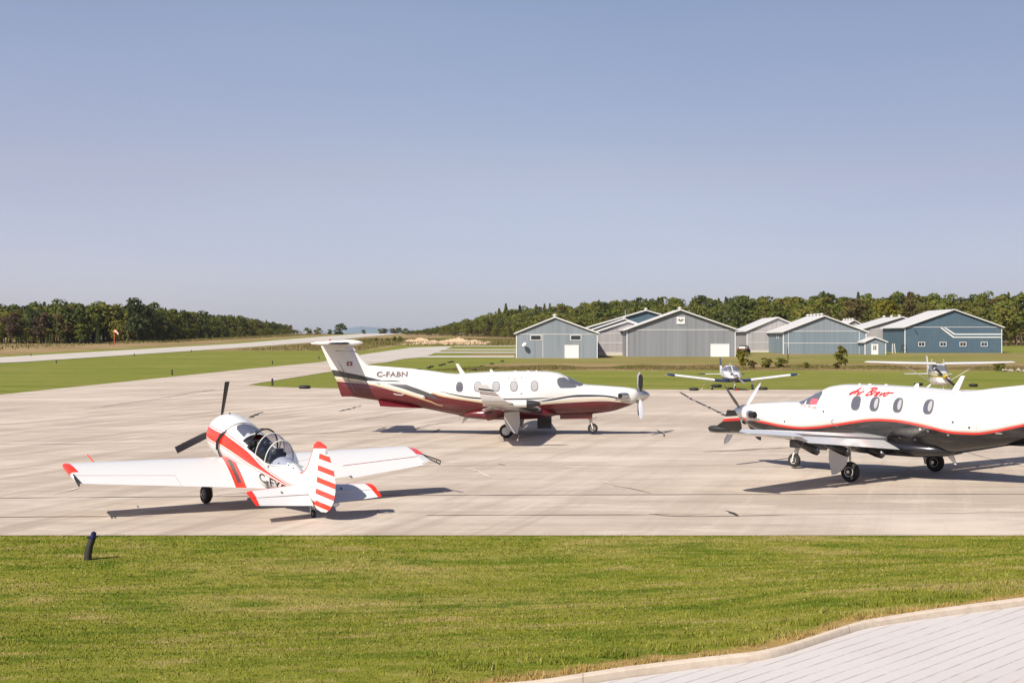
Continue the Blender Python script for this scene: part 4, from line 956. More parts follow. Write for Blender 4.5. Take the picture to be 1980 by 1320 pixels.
def wheel_parts(parent, c, r, w, hubm=hub_m, hr=.5, side=1, holes=0):
    q = MB(); q.lathe([(-w*.38, r*hr), (-w*.5, r*.68), (-w*.46, r*.88), (-w*.25, r*.985), (0, r), (w*.25, r*.985), (w*.46, r*.88), (w*.5, r*.68), (w*.38, r*hr)], c, (0, 1, 0), 32); t = q.build('tyre', tyre_m, parent, sharp=50)
    q = MB()
    for s in (-1, 1): q.lathe([(w*.30, r*hr*1.04), (w*.44, r*hr*.98), (w*.36, r*hr*.8), (w*.38, r*hr*.35), (w*.5, r*hr*.30), (w*.5, r*hr*.08)], c, (0, s, 0), 20)
    if holes:
        q.mat(1)
        for k in range(holes):
            a = 2*pi*k/holes
            for s in (-1, 1): q.lathe([(w*.365, r*hr*.13), (w*.40, r*hr*.12)], Vector(c)+Vector((cos(a)*r*hr*.58, 0, sin(a)*r*hr*.58)), (0, s, 0), 8)
    if holes is None:
        for s in (-1, 1): q.lathe([(w*.5, r*.60), (w*.56, r*.56), (w*.58, r*.3), (w*.58, r*.02)], c, (0, s, 0), 24)
    q.build('wheel_hub', [hubm, flat_black], parent); return t
def text_on(hull, txt, x0, z0, h, side, m, parent, name='registration', width=None, shear=0, bold=.012, slope=0., y0=None):
    cu = bpy.data.curves.new('lettering', 'FONT'); cu.body = txt; cu.size = 1; cu.offset = bold; cu.resolution_u = 3; cu.space_character = 1.06; cu.shear = shear
    ob = bpy.data.objects.new('lettering', cu); COL.objects.link(ob); bpy.context.view_layer.update()
    me = bpy.data.meshes.new_from_object(ob.evaluated_get(bpy.context.evaluated_depsgraph_get())); bpy.data.objects.remove(ob); bpy.data.curves.remove(cu)
    import bmesh
    bm = bmesh.new(); bm.from_mesh(me); bmesh.ops.triangulate(bm, faces=bm.faces[:])
    bmesh.ops.subdivide_edges(bm, edges=[e for e in bm.edges if e.calc_length() > .12], cuts=2)
    bmesh.ops.triangulate(bm, faces=bm.faces[:])
    xs_ = [v.co.x for v in bm.verts]; ys_ = [v.co.y for v in bm.verts]; X0, X1, Y0, Y1 = min(xs_), max(xs_), min(ys_), max(ys_)
    w = width or (X1-X0)*h/(Y1-Y0)
    for v in bm.verts:
        u = (v.co.x-X0)/(X1-X0)*w; z = z0+(v.co.y-Y0)/(Y1-Y0)*h+slope*u; x = x0+(u if side < 0 else -u)
        v.co = (x, side*(hull.y(x, z)+.008), z)
    bm.to_mesh(me); bm.free(); me.materials.clear(); me.materials.append(m)
    o = bpy.data.objects.new(name, me); COL.objects.link(o); o.parent = parent; return o
def stroke_on(hull, strokes, x0, z0, s, side, w, m, parent, name, lim=None):
    mb = MB()
    for st in strokes:
        P = catmull([(a, b, 0) for a, b in st], 5); v = []; f = []
        for i, p in enumerate(P):
            d = P[min(i+1, len(P)-1)]-P[max(i-1, 0)]; d.normalize(); nx, nz = -d.y, d.x
            for k in (1, -1):
                a = p.x*s+nx*w*k/2*(1.0 if abs(d.y) > .5 else .75); b = p.y*s+nz*w*k/2; x = x0-side*a; z = z0+b; v.append((x, side*(hull.y(x, z)+.010+i*.00002), z))
            if i: f.append((2*i-2, 2*i-1, 2*i+1, 2*i))
        mb.add(v, f)
    return mb.build(name, m, parent, False)

# ------------------------------------------------------------------ the two turboprops
PC = Hull([(5.44, 1.80, 1.36, .22), (5.40, 1.84, 1.32, .27), (5.30, 1.87, 1.24, .33), (5.0, 1.925, 1.12, .42), (4.42, 1.98, .94, .52), (3.87, 2.03, .86, .60), (3.4, 2.06, .82, .66), (3.15, 2.10, .81, .69),
           (2.85, 2.23, .80, .73), (2.45, 2.43, .79, .77), (2.12, 2.58, .78, .80), (1.6, 2.65, .78, .825), (.5, 2.675, .78, .83), (-.8, 2.66, .78, .83), (-1.9, 2.61, .81, .80), (-2.6, 2.57, .93, .72),
           (-3.4, 2.53, 1.10, .60), (-4.2, 2.50, 1.26, .47), (-5.0, 2.47, 1.40, .36), (-5.8, 2.45, 1.53, .25), (-6.6, 2.40, 1.66, .15), (-7.15, 2.35, 1.74, .06)])
def turboprop(kind, pose, label):
    Xp, Yp, th, pt = pose; B = kind == 'burgundy'; pm = (burg_p if B else bravo_p).m; low = burg_m if B else black_p
    t = empty('turboprop_airplane', (Xp, Yp, .012), (0, -pt, th), label=label, cat='airplane')
    fu = PC.mesh(44, .12).build('fuselage', pm, t)
    # belly fairing under the wing
    bf = Hull([(-2.1, .95, .80, .2), (-1.6, 1.08, .70, .62), (-.8, 1.15, .64, .80), (.6, 1.18, .63, .82), (1.5, 1.12, .68, .70), (2.0, .95, .78, .3)], 2.6).mesh(32, .15).build('belly_fairing', pm if B else black_p, t)
    # fin and dorsal
    q = MB(); R = []
    def fin_ring(z, xl, xt, tk): return [(xl-(xl-xt)*u, tk*h, z) for u, h in [(0, 0), (.04, .55), (.15, .9), (.35, 1), (.7, .6), (1, .06), (1, -.06), (.7, -.6), (.35, -1), (.15, -.9), (.04, -.55)]]
    q.rings([fin_ring(z, xl, xt, tk) for z, xl, xt, tk in ((2.3, -4.9, -7.30, .15), (2.6, -5.45, -7.46, .14), (2.98, -5.95, -7.62, .125), (3.3, -6.24, -7.76, .12), (3.86, -6.66, -8.0, .11))])
    fin = q.build('tail_fin', pm, t)
    q = MB()
    def dorsal(x, top):
        tt, bb, ww = PC.at(x); zb = min(tt-.14, 2.36); yb = PC.y(x, zb)-.015
        L_ = [(yb, zb), (yb*.86, zb+(top-zb)*.30), (yb*.62, zb+(top-zb)*.60), (yb*.36+.01, zb+(top-zb)*.84), (.05, top-.012), (0, top)]
        return [(x, a, b) for a, b in L_]+[(x, -a, b) for a, b in L_[-2::-1]]+[(x, 0, zb-.1)]
    q.rings([dorsal(x, tp) for x, tp in ((-2.2, 2.60), (-2.6, 2.625), (-3.2, 2.72), (-4.12, 2.84), (-5.2, 2.94), (-6.0, 3.01))]); q.build('dorsal_fin', pm, t)
    q = MB()
    for s in (-1, 1): q.tube([(-7.47, s*.035, 3.6), (-6.52, s*.17, 1.85)], .012, 5)
    q.box((-6.9, .0, 3.62), (.9, .232, .012)); q.build('rudder_hinge', M('joint_grey', (.25, .22, .21), .6).m, fin, False)
    q = MB(); q.rings([fin_ring(z, xl, xt, tk) for z, xl, xt, tk in ((1.68, -6.6, -7.12, .06), (1.8, -6.5, -7.18, .09), (2.36, -6.6, -7.35, .10))]); q.build('rudder_base', pm, fin)
    q = MB()   # ventral strakes
    for s in (-1, 1): q.add([(-3.4, s*.10, 1.15), (-5.55, s*.12, 1.52), (-5.42, s*.42, 1.27), (-4.1, s*.34, 1.18), (-3.4, s*.13, 1.15), (-5.55, s*.15, 1.52), (-5.42, s*.44, 1.27), (-4.1, s*.36, 1.18)], [(0, 1, 2, 3), (7, 6, 5, 4), (0, 4, 5, 1), (1, 5, 6, 2), (2, 6, 7, 3), (3, 7, 4, 0)])
    q.build('ventral_fin', low, t, False)
    # tailplane with bullet
    q = MB(); q.lathe([(-8.42, .02), (-8.2, .06), (-7.6, .11), (-7.0, .145), (-6.6, .14), (-6.35, .09), (-6.2, .02)], (0, 0, 3.96), (1, 0, 0), 20); q.build('tail_bullet', PW, t)
    for s in (-1, 1):
        tp = wing_loft([(0.05, -6.72, 3.95, 1.25, .10, 0), (1.4, -6.93, 3.95, 1.02, .10, 0), (2.55, -7.14, 3.95, .80, .09, 0), (2.62, -7.22, 3.95, .66, .05, 0)], s, camber=0).build('tailplane', PW, t)
        q = wing_loft([(.2, -6.733, 3.95, 1.22, .108, 0), (2.5, -7.115, 3.95, .81, .10, 0)], s, x1=.13, camber=0); q.build('deice_boot', boot, tp)
    q = MB(); q.lathe([(0, .04), (.04, .045), (.09, .02)], (-7.6, 0, 4.06), (0, 0, 1), 10); q.build('beacon', lamp_m, t)
    # wings
    for s in (-1, 1):
        W1 = [(.55, 1.42, 1.06, 2.15, .15, 0), (1.3, 1.30, 1.10, 2.05, .15, 0), (5.4, .82, 1.445, 1.52, .14, 0)]
        x1 = .745
        w = wing_loft(W1, s, x1=x1, n=12); wing_loft([(5.4, .82, 1.445, 1.52, .14, 0), (7.75, .55, 1.64, 1.10, .12, 0), (8.02, .50, 1.665, 1.02, .10, 0)], s, mb=w)
        wo = w.build('wing', PW, t)
        fl = tail_part([(1.0, 1.366, 1.075, 2.09, .15, 0), (5.37, .824, 1.443, 1.52, .14, 0)], s, .745, 14, -.085, -.05).build('flap', PW, wo)
        q = MB(); q.box((.5-1.03*.86, s*6.6, 1.63), (.012, 2.1, .02)); al = wing_loft([(5.45, .815-1.51*.76, 1.452, .385, .03, 0), (7.6, .565-1.12*.76, 1.636, .28, .03, 0)], s, camber=.0).build('aileron', PW, wo)
        q = wing_loft([(1.3, 1.308, 1.10, 2.05, .158, 0), (5.4, .828, 1.445, 1.52, .148, 0), (7.75, .558, 1.64, 1.10, .128, 0)], s, x1=.10); q.build('deice_boot', boot, wo)
        # flap track fairings
        for yy in (1.9, 3.55, 4.95):
            zz = 1.0+.083*yy-.10; xx = 1.28-.117*yy; q = MB(); c_ = 2.05-.13*yy
            q.rings([[(xx-c_*a, s*yy+.085*ww*cos(2*pi*j/10), zz-dd+hh*sin(2*pi*j/10)) for j in range(10)] for a, ww, hh, dd in ((.52, .1, .02, .07), (.64, .8, .08, .11), (.80, .95, .12, .16), (.92, .95, .135, .21), (1.01, .8, .12, .25), (1.06, .3, .05, .26))])
            q.build('flap_fairing', low, wo)
        # winglet
        q = MB(); R = []
        tipc = PW if B else black_p
        zs = ((8.0, 1.665, .50, 1.02), (8.13, 1.70, .42, .95), (8.22, 1.80, .28, .84), (8.29, 2.0, .05, .66), (8.36, 2.2, -.17, .48), (8.42, 2.37, -.32, .36)) if B else ((8.0, 1.665, .50, 1.02), (8.13, 1.70, .40, .97), (8.22, 1.80, .10, .84), (8.30, 1.95, -.18, .60), (8.37, 2.12, -.33, .40), (8.42, 2.26, -.43, .24))
        for yy, z, xl, c_ in zs:
            nrm = 0 if yy < 8.05 else 1
            if nrm: r = [(xl-u*c_, s*(yy+h*c_*.8*-1), z) for u, h in airfoil(8, .09, 0)]
            else: r = [(xl-u*c_, s*yy, z+h*c_) for u, h in airfoil(8, .10, .02)]
            R.append(r if s > 0 else r[::-1])
        q.rings(R)
        wl = M('winglet_paint_'+kind, WHITE if B else BLACK, .25, coat=.3); x_, y_, z_ = wl.xyz(wl.coord())
        if B:
            zz = z_+x_*.12
            for a, b, c_ in ((2.10, 2.17, GREY), (2.03, 2.06, GREY), (1.965, 2.0, BURG)): wl.mix(zz.gt(a)*zz.lt(b), c_)
        else:
            zz = z_+x_*.10
            wl.mix(zz.gt(2.0)*zz.lt(2.05), (.55, .5, .47)); wl.mix(zz.gt(1.93)*zz.lt(2.0), RED)
        wlo = q.build('winglet', wl.m, wo)
        if B and s < 0:   # radar pod
            q = MB(); q.lathe([(-.35, .02), (0, .09), (.4, .135), (.72, .14)], (.36, s*7.55, 1.62), (1, 0, 0), 20, True); q.build('radar_pod', PW, wo)
            q = MB(); q.lathe([(.70, .143), (.9, .13), (1.1, .09), (1.22, .03)], (.36, s*7.55, 1.62), (1, 0, 0), 20, True); q.build('radome', boot, wo)
        if not B and s > 0:
            q = MB(); q.lathe([(-.3, .05), (.0, .08), (.18, .08), (.30, .06), (.35, .02)], (-.02, s*8.18, 1.75), (1, .12, 0), 16, True); q.build('tip_lamp_fairing', boot, wo)
        # trailing-link main gear
        g = MB(); zx = 0.0; r_ = .285; yy = s*2.265
        g.tube([(.28, yy, 1.05), (.24, yy, .62)], .06, 10); g.tube([(.24, yy, .64), (.0, yy-s*.0, .30)], .045, 8); g.tube([(.05, yy, 1.0), (.0, yy, .32)], .035, 8); g.tube([(0, yy-s*.14, r_), (0, yy+s*.14, r_)], .05, 10)
        go = g.build('main_gear', steel, t)
        wheel_parts(go, (0, yy+s*.02, r_), r_, .21, PW if B else hub_m, .54 if B else .50, s, None if B else 8)
        q = MB(); q.prism([(-.06, 1.06), (.56, 1.08), (.58, .62), (.47, .17), (.34, .20), (.12, .34), (.0, .50), (-.06, .75)], 1, yy+s*.20, yy+s*.235); q.build('gear_door', PW, go, False)
    # nose gear
    g = MB(); g.tube([(3.42, 0, .95), (3.46, 0, .52)], .055, 10); g.tube([(3.46, 0, .55), (3.47, 0, .44)], .07, 10); g.tube([(3.42, -.06, .86), (3.34, -.06, .66), (3.44, -.04, .5)], .018, 6)
    for s in (-1, 1): g.tube([(3.47, s*.02, .47), (3.49, s*.11, .42), (3.54, s*.11, .22)], .028, 8)
    g.tube([(3.54, -.12, .215), (3.54, .12, .215)], .035, 8); g.tube([(3.5, .0, .6), (3.72, -.02, .66), (3.68, -.02, .72)], .015, 6)
    go = g.build('nose_gear', hub_m, t); wheel_parts(go, (3.54, 0, .215), .215, .15, hub_m, .48)
    for s in (-1, 1): q = MB(); q.box((2.85, s*.26, .74), (1.36, .025, .22)); q.build('nose_gear_door', low, t, False)
    q = MB(); q.box((2.9, 0, .825), (1.3, .4, .03)); q.build('gear_bay', inside_m, t, False)
    # propeller
    hz = 1.585; hc = (5.56, 0, hz)
    q = MB(); q.lathe([(-.14, .27), (.02, .27), (.15, .225), (.28, .15), (.38, .07), (.42, .01)], (5.55, 0, hz), (1, 0, 0), 28); pr = q.build('propeller', steel, t)
    q = MB(); q.lathe([(-.18, .25), (-.135, .25)], (5.55, 0, hz), (1, 0, 0), 28); q.build('back_plate', flat_black, pr)
    off = rad(44)
    for k in range(4):
        b = blade_mb(hc, 1, off+k*pi/2+(.0 if B else rad(2)), .2, 1.33, .20, 86, 66); b.build('blade', ((prop_g, prop_m, prop_lit, prop_m) if B else (prop_d, prop_d, prop_m, prop_lit))[k], pr)  # blade tones paint in which blades catch the light and which are shaded
    # intake under the spinner and exhausts
    q = MB(); q.rings([[(5.44, .19*cos(a), 1.32+.09*sin(a)) for a in [2*pi*j/16 for j in range(16)]], [(5.40, .16*cos(a), 1.32+.07*sin(a)) for a in [2*pi*j/16 for j in range(16)]]]); q.build('air_intake', flat_black, t)
    for s in (-1, 1):
        P = [(5.02, s*.30, 1.60), (4.92, s*.46, 1.60), (4.80, s*.545, 1.595), (4.66, s*.59, 1.59)]
        q = MB(); q.tube(P, [.11, .125, .125, .12], 14); eo = q.build('exhaust_stack', steel, t)
        q = MB(); q.lathe([(0, .106), (.01, .10)], (4.650, s*.592, 1.59), (-1, s*.28, 0), 14); q.lathe([(0, .098), (.012, .09)], (4.70, s*.695, 1.592), (-.35, s, 0), 14); q.build('exhaust_mouth', flat_black, eo)
    # cabin windows
    side_w = {-1: [-2.02, -1.25, -.48, .27, 1.13], 1: [.83, .20, -.57, -1.53]}
    for s in (-1, 1):
        for i, x in enumerate(side_w[s]):
            zc = 2.06 if s < 0 else 2.14
            q = MB(); PC.patch(oval(x, zc, .325, .44), s, .004, 4, q); q.mat(1); PC.patch(oval(x, zc, .27, .385), s, .008, 5, q); q.mat(2)
            if s < 0 and i > 0: PC.patch(oval(x, zc, .262, .375), s, .011, 5, q)
            if s > 0 and i > 0: PC.patch(oval(x-.05, zc+.02, .12, .29, 2.2), s, .011, 4, q)
            q.build('cabin_window', [ring_m, win_m, winb], fu)
        # flight deck glazing
        if s < 0: pl = [(2.07, 2.32), (2.17, 2.39), (2.38, 2.39), (2.60, 2.26), (2.92, 2.03), (2.82, 1.96), (2.5, 1.955), (2.2, 1.96), (2.09, 2.12)]
        else: pl = [(2.14, 2.37), (2.24, 2.43), (2.38, 2.43), (2.62, 2.28), (2.74, 2.18), (2.70, 2.02), (2.45, 2.02), (2.24, 2.04), (2.17, 2.2)]
        q = MB(); PC.patch(dens(pl, 4), s, .006, 6, q); q.build('cockpit_side_window', ck_m, fu)
        if s > 0: q = MB(); PC.patch(dens([(2.80, 2.16), (3.0, 2.06), (2.96, 2.01), (2.78, 2.01)], 4), s, .006, 4, q); q.build('cockpit_side_window', ck_m, fu)
        q = MB(); PC.patch([(a, b*s) for a, b in dens([(2.50, .04), (2.50, .30), (2.62, .46), (2.98, .50), (3.13, .36), (3.18, .04)], 4)][::(1 if s > 0 else -1)], 1, .007, 6, q, top=True); q.build('windscreen', ck_m, fu)
    # aerials and lamps
    q = MB(); q.prism([(-1.84, 2.6), (-2.12, 3.02), (-2.24, 3.02), (-2.22, 2.98), (-2.05, 2.6)], 1, -.018, .018); q.build('aerial', PW, t, False)
    for x in (.3, 1.2, .85): q = MB(); q.lathe([(0, .07), (.02, .055), (.035, .02)] if x < 1 else [(0, .05), (.03, .04)], (x, 0, PC.zt(x, 0)-.01), (0, 0, 1), 12); q.build('aerial', PW, t)
    q = MB(); q.prism([(-.62, 2.66), (-.70, 2.76), (-.78, 2.76), (-.78, 2.66)], 1, -.012, .012); q.build('aerial', PW, t, False)
    q = MB(); q.prism([(-1.6, .82), (-1.95, .50), (-2.0, .50), (-1.88, .82)], 1, -.02, .02); q.build('belly_aerial', PW, t, False)
    q = MB(); PC.patch([(5.15, 1.50), (4.5, 1.48), (4.5, 1.40), (5.15, 1.36)], -1, .006, 3, q); PC.patch([(5.15, 1.36), (4.5, 1.40), (4.5, 1.48), (5.15, 1.50)], 1, .006, 3, q); q.build('exhaust_shield', steel, fu, False)
    line_m = M('panel_joint', (.33, .33, .33), .6).m
    def seam(pts, side, w=.012, mm=None, nm='panel_joint'):
        q = MB()
        for (x0, z0), (x1, z1) in zip(pts[:-1], pts[1:]):
            n = max(2, int(math.hypot(x1-x0, z1-z0)/.1)); v = []; f = []; dx, dz = x1-x0, z1-z0; l = math.hypot(dx, dz); nx, nz = -dz/l*w/2, dx/l*w/2
            for k in range(n+1):
                x, z = x0+dx*k/n, z0+dz*k/n
                for a in (1, -1): v.append((x+nx*a, side*(PC.y(x+nx*a, z+nz*a)+.005), z+nz*a))
                if k: f.append((2*k-2, 2*k-1, 2*k+1, 2*k))
            q.add(v, f)
        q.build(nm, mm or line_m, fu, False)
    if B:
        class Flank:
            def y(s, x, z):
                tt, bb, ww = PC.at(x); zb = min(tt-.14, 2.36); yb = PC.y(x, zb)-.015; tp = float(lerp(x, [(-6.0, 3.01), (-5.2, 2.94), (-4.12, 2.84), (-3.2, 2.72)]))
                return float(lerp((z-zb)/(tp-zb), [(0, yb), (.30, yb*.86), (.60, yb*.62), (.84, yb*.36+.01), (1, .03)]))+.006
        text_on(Flank(), 'C-FABN', -5.60, 2.50, .235, -1, text_d, fu, width=1.34, bold=.042, slope=-.012)
        dk = M('door_mark', (.08, .08, .08), .5).m
        for a in ([(0.02, 2.36), (0.02, 2.42), (.09, 2.42)], [(.54, 2.42), (.60, 2.42), (.60, 2.36)], [(.60, 1.80), (.60, 1.73), (.53, 1.73)]): seam(a, -1, .025, dk, 'exit_mark')
        seam([(.26, 2.355), (.36, 2.355)], -1, .03, M('exit_orange', (.5, .12, .04), .5).m, 'exit_handle')
        seam([(-4.85, 1.80), (-4.75, 1.76), (-4.5, 1.73), (-4.42, 1.77)], -1, .03, white, 'step_recess')
        seam([(-3.55, 1.62), (-3.5, 1.62)], -1, .03, white, 'drain_cap')
        q = MB(); c_ = (-6.75, 0, 3.08); q.box((c_[0], -.128, c_[2]), (.24, .012, .17)); fl = q.build('tail_emblem', M('emblem_ground', (.20, .06, .05), .5).m, fin, False)
        q = MB(); q.box((c_[0], -.137, c_[2]), (.11, .006, .03)); q.box((c_[0], -.1375, c_[2]), (.03, .006, .11)); q.build('emblem_cross', white, fin, False)
        # air-stair hanging open on the far side
        q = MB(); q.box((1.46, 1.55, .44), (.62, .04, .64), Matrix.Rotation(rad(-25), 3, 'X'))
        for k in range(3): q.box((1.46, 1.42+.12*k, .62-.2*k), (.52, .2, .03))
        q.build('air_stair', M('stair_grey', (.14, .13, .12), .6).m, t, False)
    else:
        A_ = [[(.62, 1.0), (.38, .42), (.08, .0), (-.14, .12), (.08, .40), (.45, .47), (.98, .45)], [(.62, 1.0), (.66, .5), (.70, .0)],
              [(1.18, .50), (1.12, .15), (1.24, .0), (1.40, .14)], [(1.20, .78), (1.25, .86)], [(1.45, .08), (1.58, .50), (1.56, .25), (1.54, .0)], [(1.58, .32), (1.72, .50), (1.92, .46)]]
        Bv = [[(2.92, .96), (2.80, .45), (2.68, .0)], [(2.30, .94), (2.85, 1.0), (3.35, .94), (3.40, .72), (2.95, .52), (3.32, .38), (3.25, .10), (2.95, .0), (2.66, .0)],
              [(3.62, .52), (3.60, .25), (3.56, .0)], [(3.60, .34), (3.78, .52), (3.98, .48)], [(4.55, .50), (4.30, .52), (4.12, .30), (4.16, .04), (4.36, .06), (4.54, .46), (4.50, .08), (4.66, .02)],
              [(4.86, .52), (4.94, .25), (4.98, .0), (5.22, .28), (5.36, .52)], [(5.78, .52), (5.58, .38), (5.58, .08), (5.82, .0), (6.02, .22), (5.98, .46), (5.78, .52)], [(5.98, .50), (6.3, .46), (6.8, .48)]]
        stroke_on(PC, [[(a*.96+b*.55, b) for a, b in st] for st in A_+Bv], 1.12, 2.375,   .21, 1, .040, text_r, fu, 'airline_name')
        rs2 = random.Random(2); scr = []
        for x0_, n_ in ((0, 3), (1.15, 3), (2.3, 4), (3.7, 5)):
            scr.append([(x0_+.12*k, (.0, .55)[k % 2]+rs2.uniform(-.1, .15)-.05*x0_) for k in range(2*n_)])
        ssm = M('small_script_red', (.62, .35, .33), .5).m
        for st in scr: stroke_on(PC, [st], 2.92, 1.93, .15, 1, .014, ssm, fu, 'small_script')
        q = MB(); PC.patch(dens([(2.52, 2.20), (2.22, 2.20), (2.20, 2.06), (2.32, 2.035), (2.52, 2.035)], 3), 1, .012, 4, q); q.build('window_placard', M('placard_pink', (.62, .10, .13), .5).m, fu)
        seam([(2.44, 2.155), (2.30, 2.155)], 1, .015, white, 'placard_line'); seam([(2.48, 2.10), (2.26, 2.10)], 1, .022, white, 'placard_line')
        seam([(-2.95, 2.3), (-2.95, 1.55)], 1, .010); seam([(-4.15, 1.85), (-4.15, 2.25), (-3.6, 2.25)], 1, .010); seam([(-1.05, 2.58), (-2.9, 2.50)], 1, .012); seam([(1.35, 2.45), (1.35, 1.6)], 1, .008)
        seam([(4.6, 1.46), (4.0, 1.52), (3.2, 1.50)], 1, .008)
        for x, z in ((1.93, 1.84), (3.45, 1.45), (-2.3, 1.75), (-2.76, 1.62)): q = MB(); PC.patch(oval(x, z, .06, .06, 2), 1, .008, 2, q); q.build('vent_port', dk2, fu)
        for x, z in ((-1.32, 1.50), (-1.55, 1.45), (-2.15, 1.38), (-3.55, 1.50), (-1.1, 1.18), (-.62, 1.2)): q = MB(); PC.patch(oval(x, z, .07 if x > -3 else .2, .05), 1, .008, 2, q); q.build('latch', steel, fu)
        seam([(1.55, 1.62), (1.65, 1.56), (1.55, 1.46), (1.44, 1.40)], 1, .02, ring_m, 'door_handle')
    return t
dk2 = M('port_dark', (.05, .05, .05), .5).m
turboprop('burgundy', (-0.12, 60.3, -0.05, .014), 'white turboprop airplane with burgundy belly and a T-tail, seen side-on in mid apron')
turboprop('bravo', (11.22, 41.75, 2.325, .012), 'white turboprop airplane with black belly and red stripe, cut by the right edge')

# ------------------------------------------------------------------ canopy glass
def glass(name, tint=(.9, .93, .95), refl=.12):
    m = bpy.data.materials.new(name); m.use_nodes = True; nt = m.node_tree; nt.nodes.clear()
    o = nt.nodes.new('ShaderNodeOutputMaterial'); t = nt.nodes.new('ShaderNodeBsdfTransparent'); g_ = nt.nodes.new('ShaderNodeBsdfGlossy'); mx = nt.nodes.new('ShaderNodeMixShader'); f = nt.nodes.new('ShaderNodeLayerWeight')
    f.inputs[0].default_value = .5; pw = nt.nodes.new('ShaderNodeMath'); pw.operation = 'POWER'; pw.inputs[1].default_value = 4; nt.links.new(f.outputs['Facing'], pw.inputs[0]); ad = nt.nodes.new('ShaderNodeMath'); ad.operation = 'MULTIPLY_ADD'; ad.inputs[1].default_value = .5; ad.inputs[2].default_value = refl; nt.links.new(pw.outputs[0], ad.inputs[0])
    t.inputs[0].default_value = (*tint, 1); g_.inputs['Roughness'].default_value = .04
    nt.links.new(ad.outputs[0], mx.inputs[0]); nt.links.new(t.outputs[0], mx.inputs[1]); nt.links.new(g_.outputs[0], mx.inputs[2]); nt.links.new(mx.outputs[0], o.inputs[0]); return m
canopy_m = glass('canopy_glass', (.70, .72, .80), .07); clear_m = glass('windscreen_glass', (.88, .89, .90), .04)

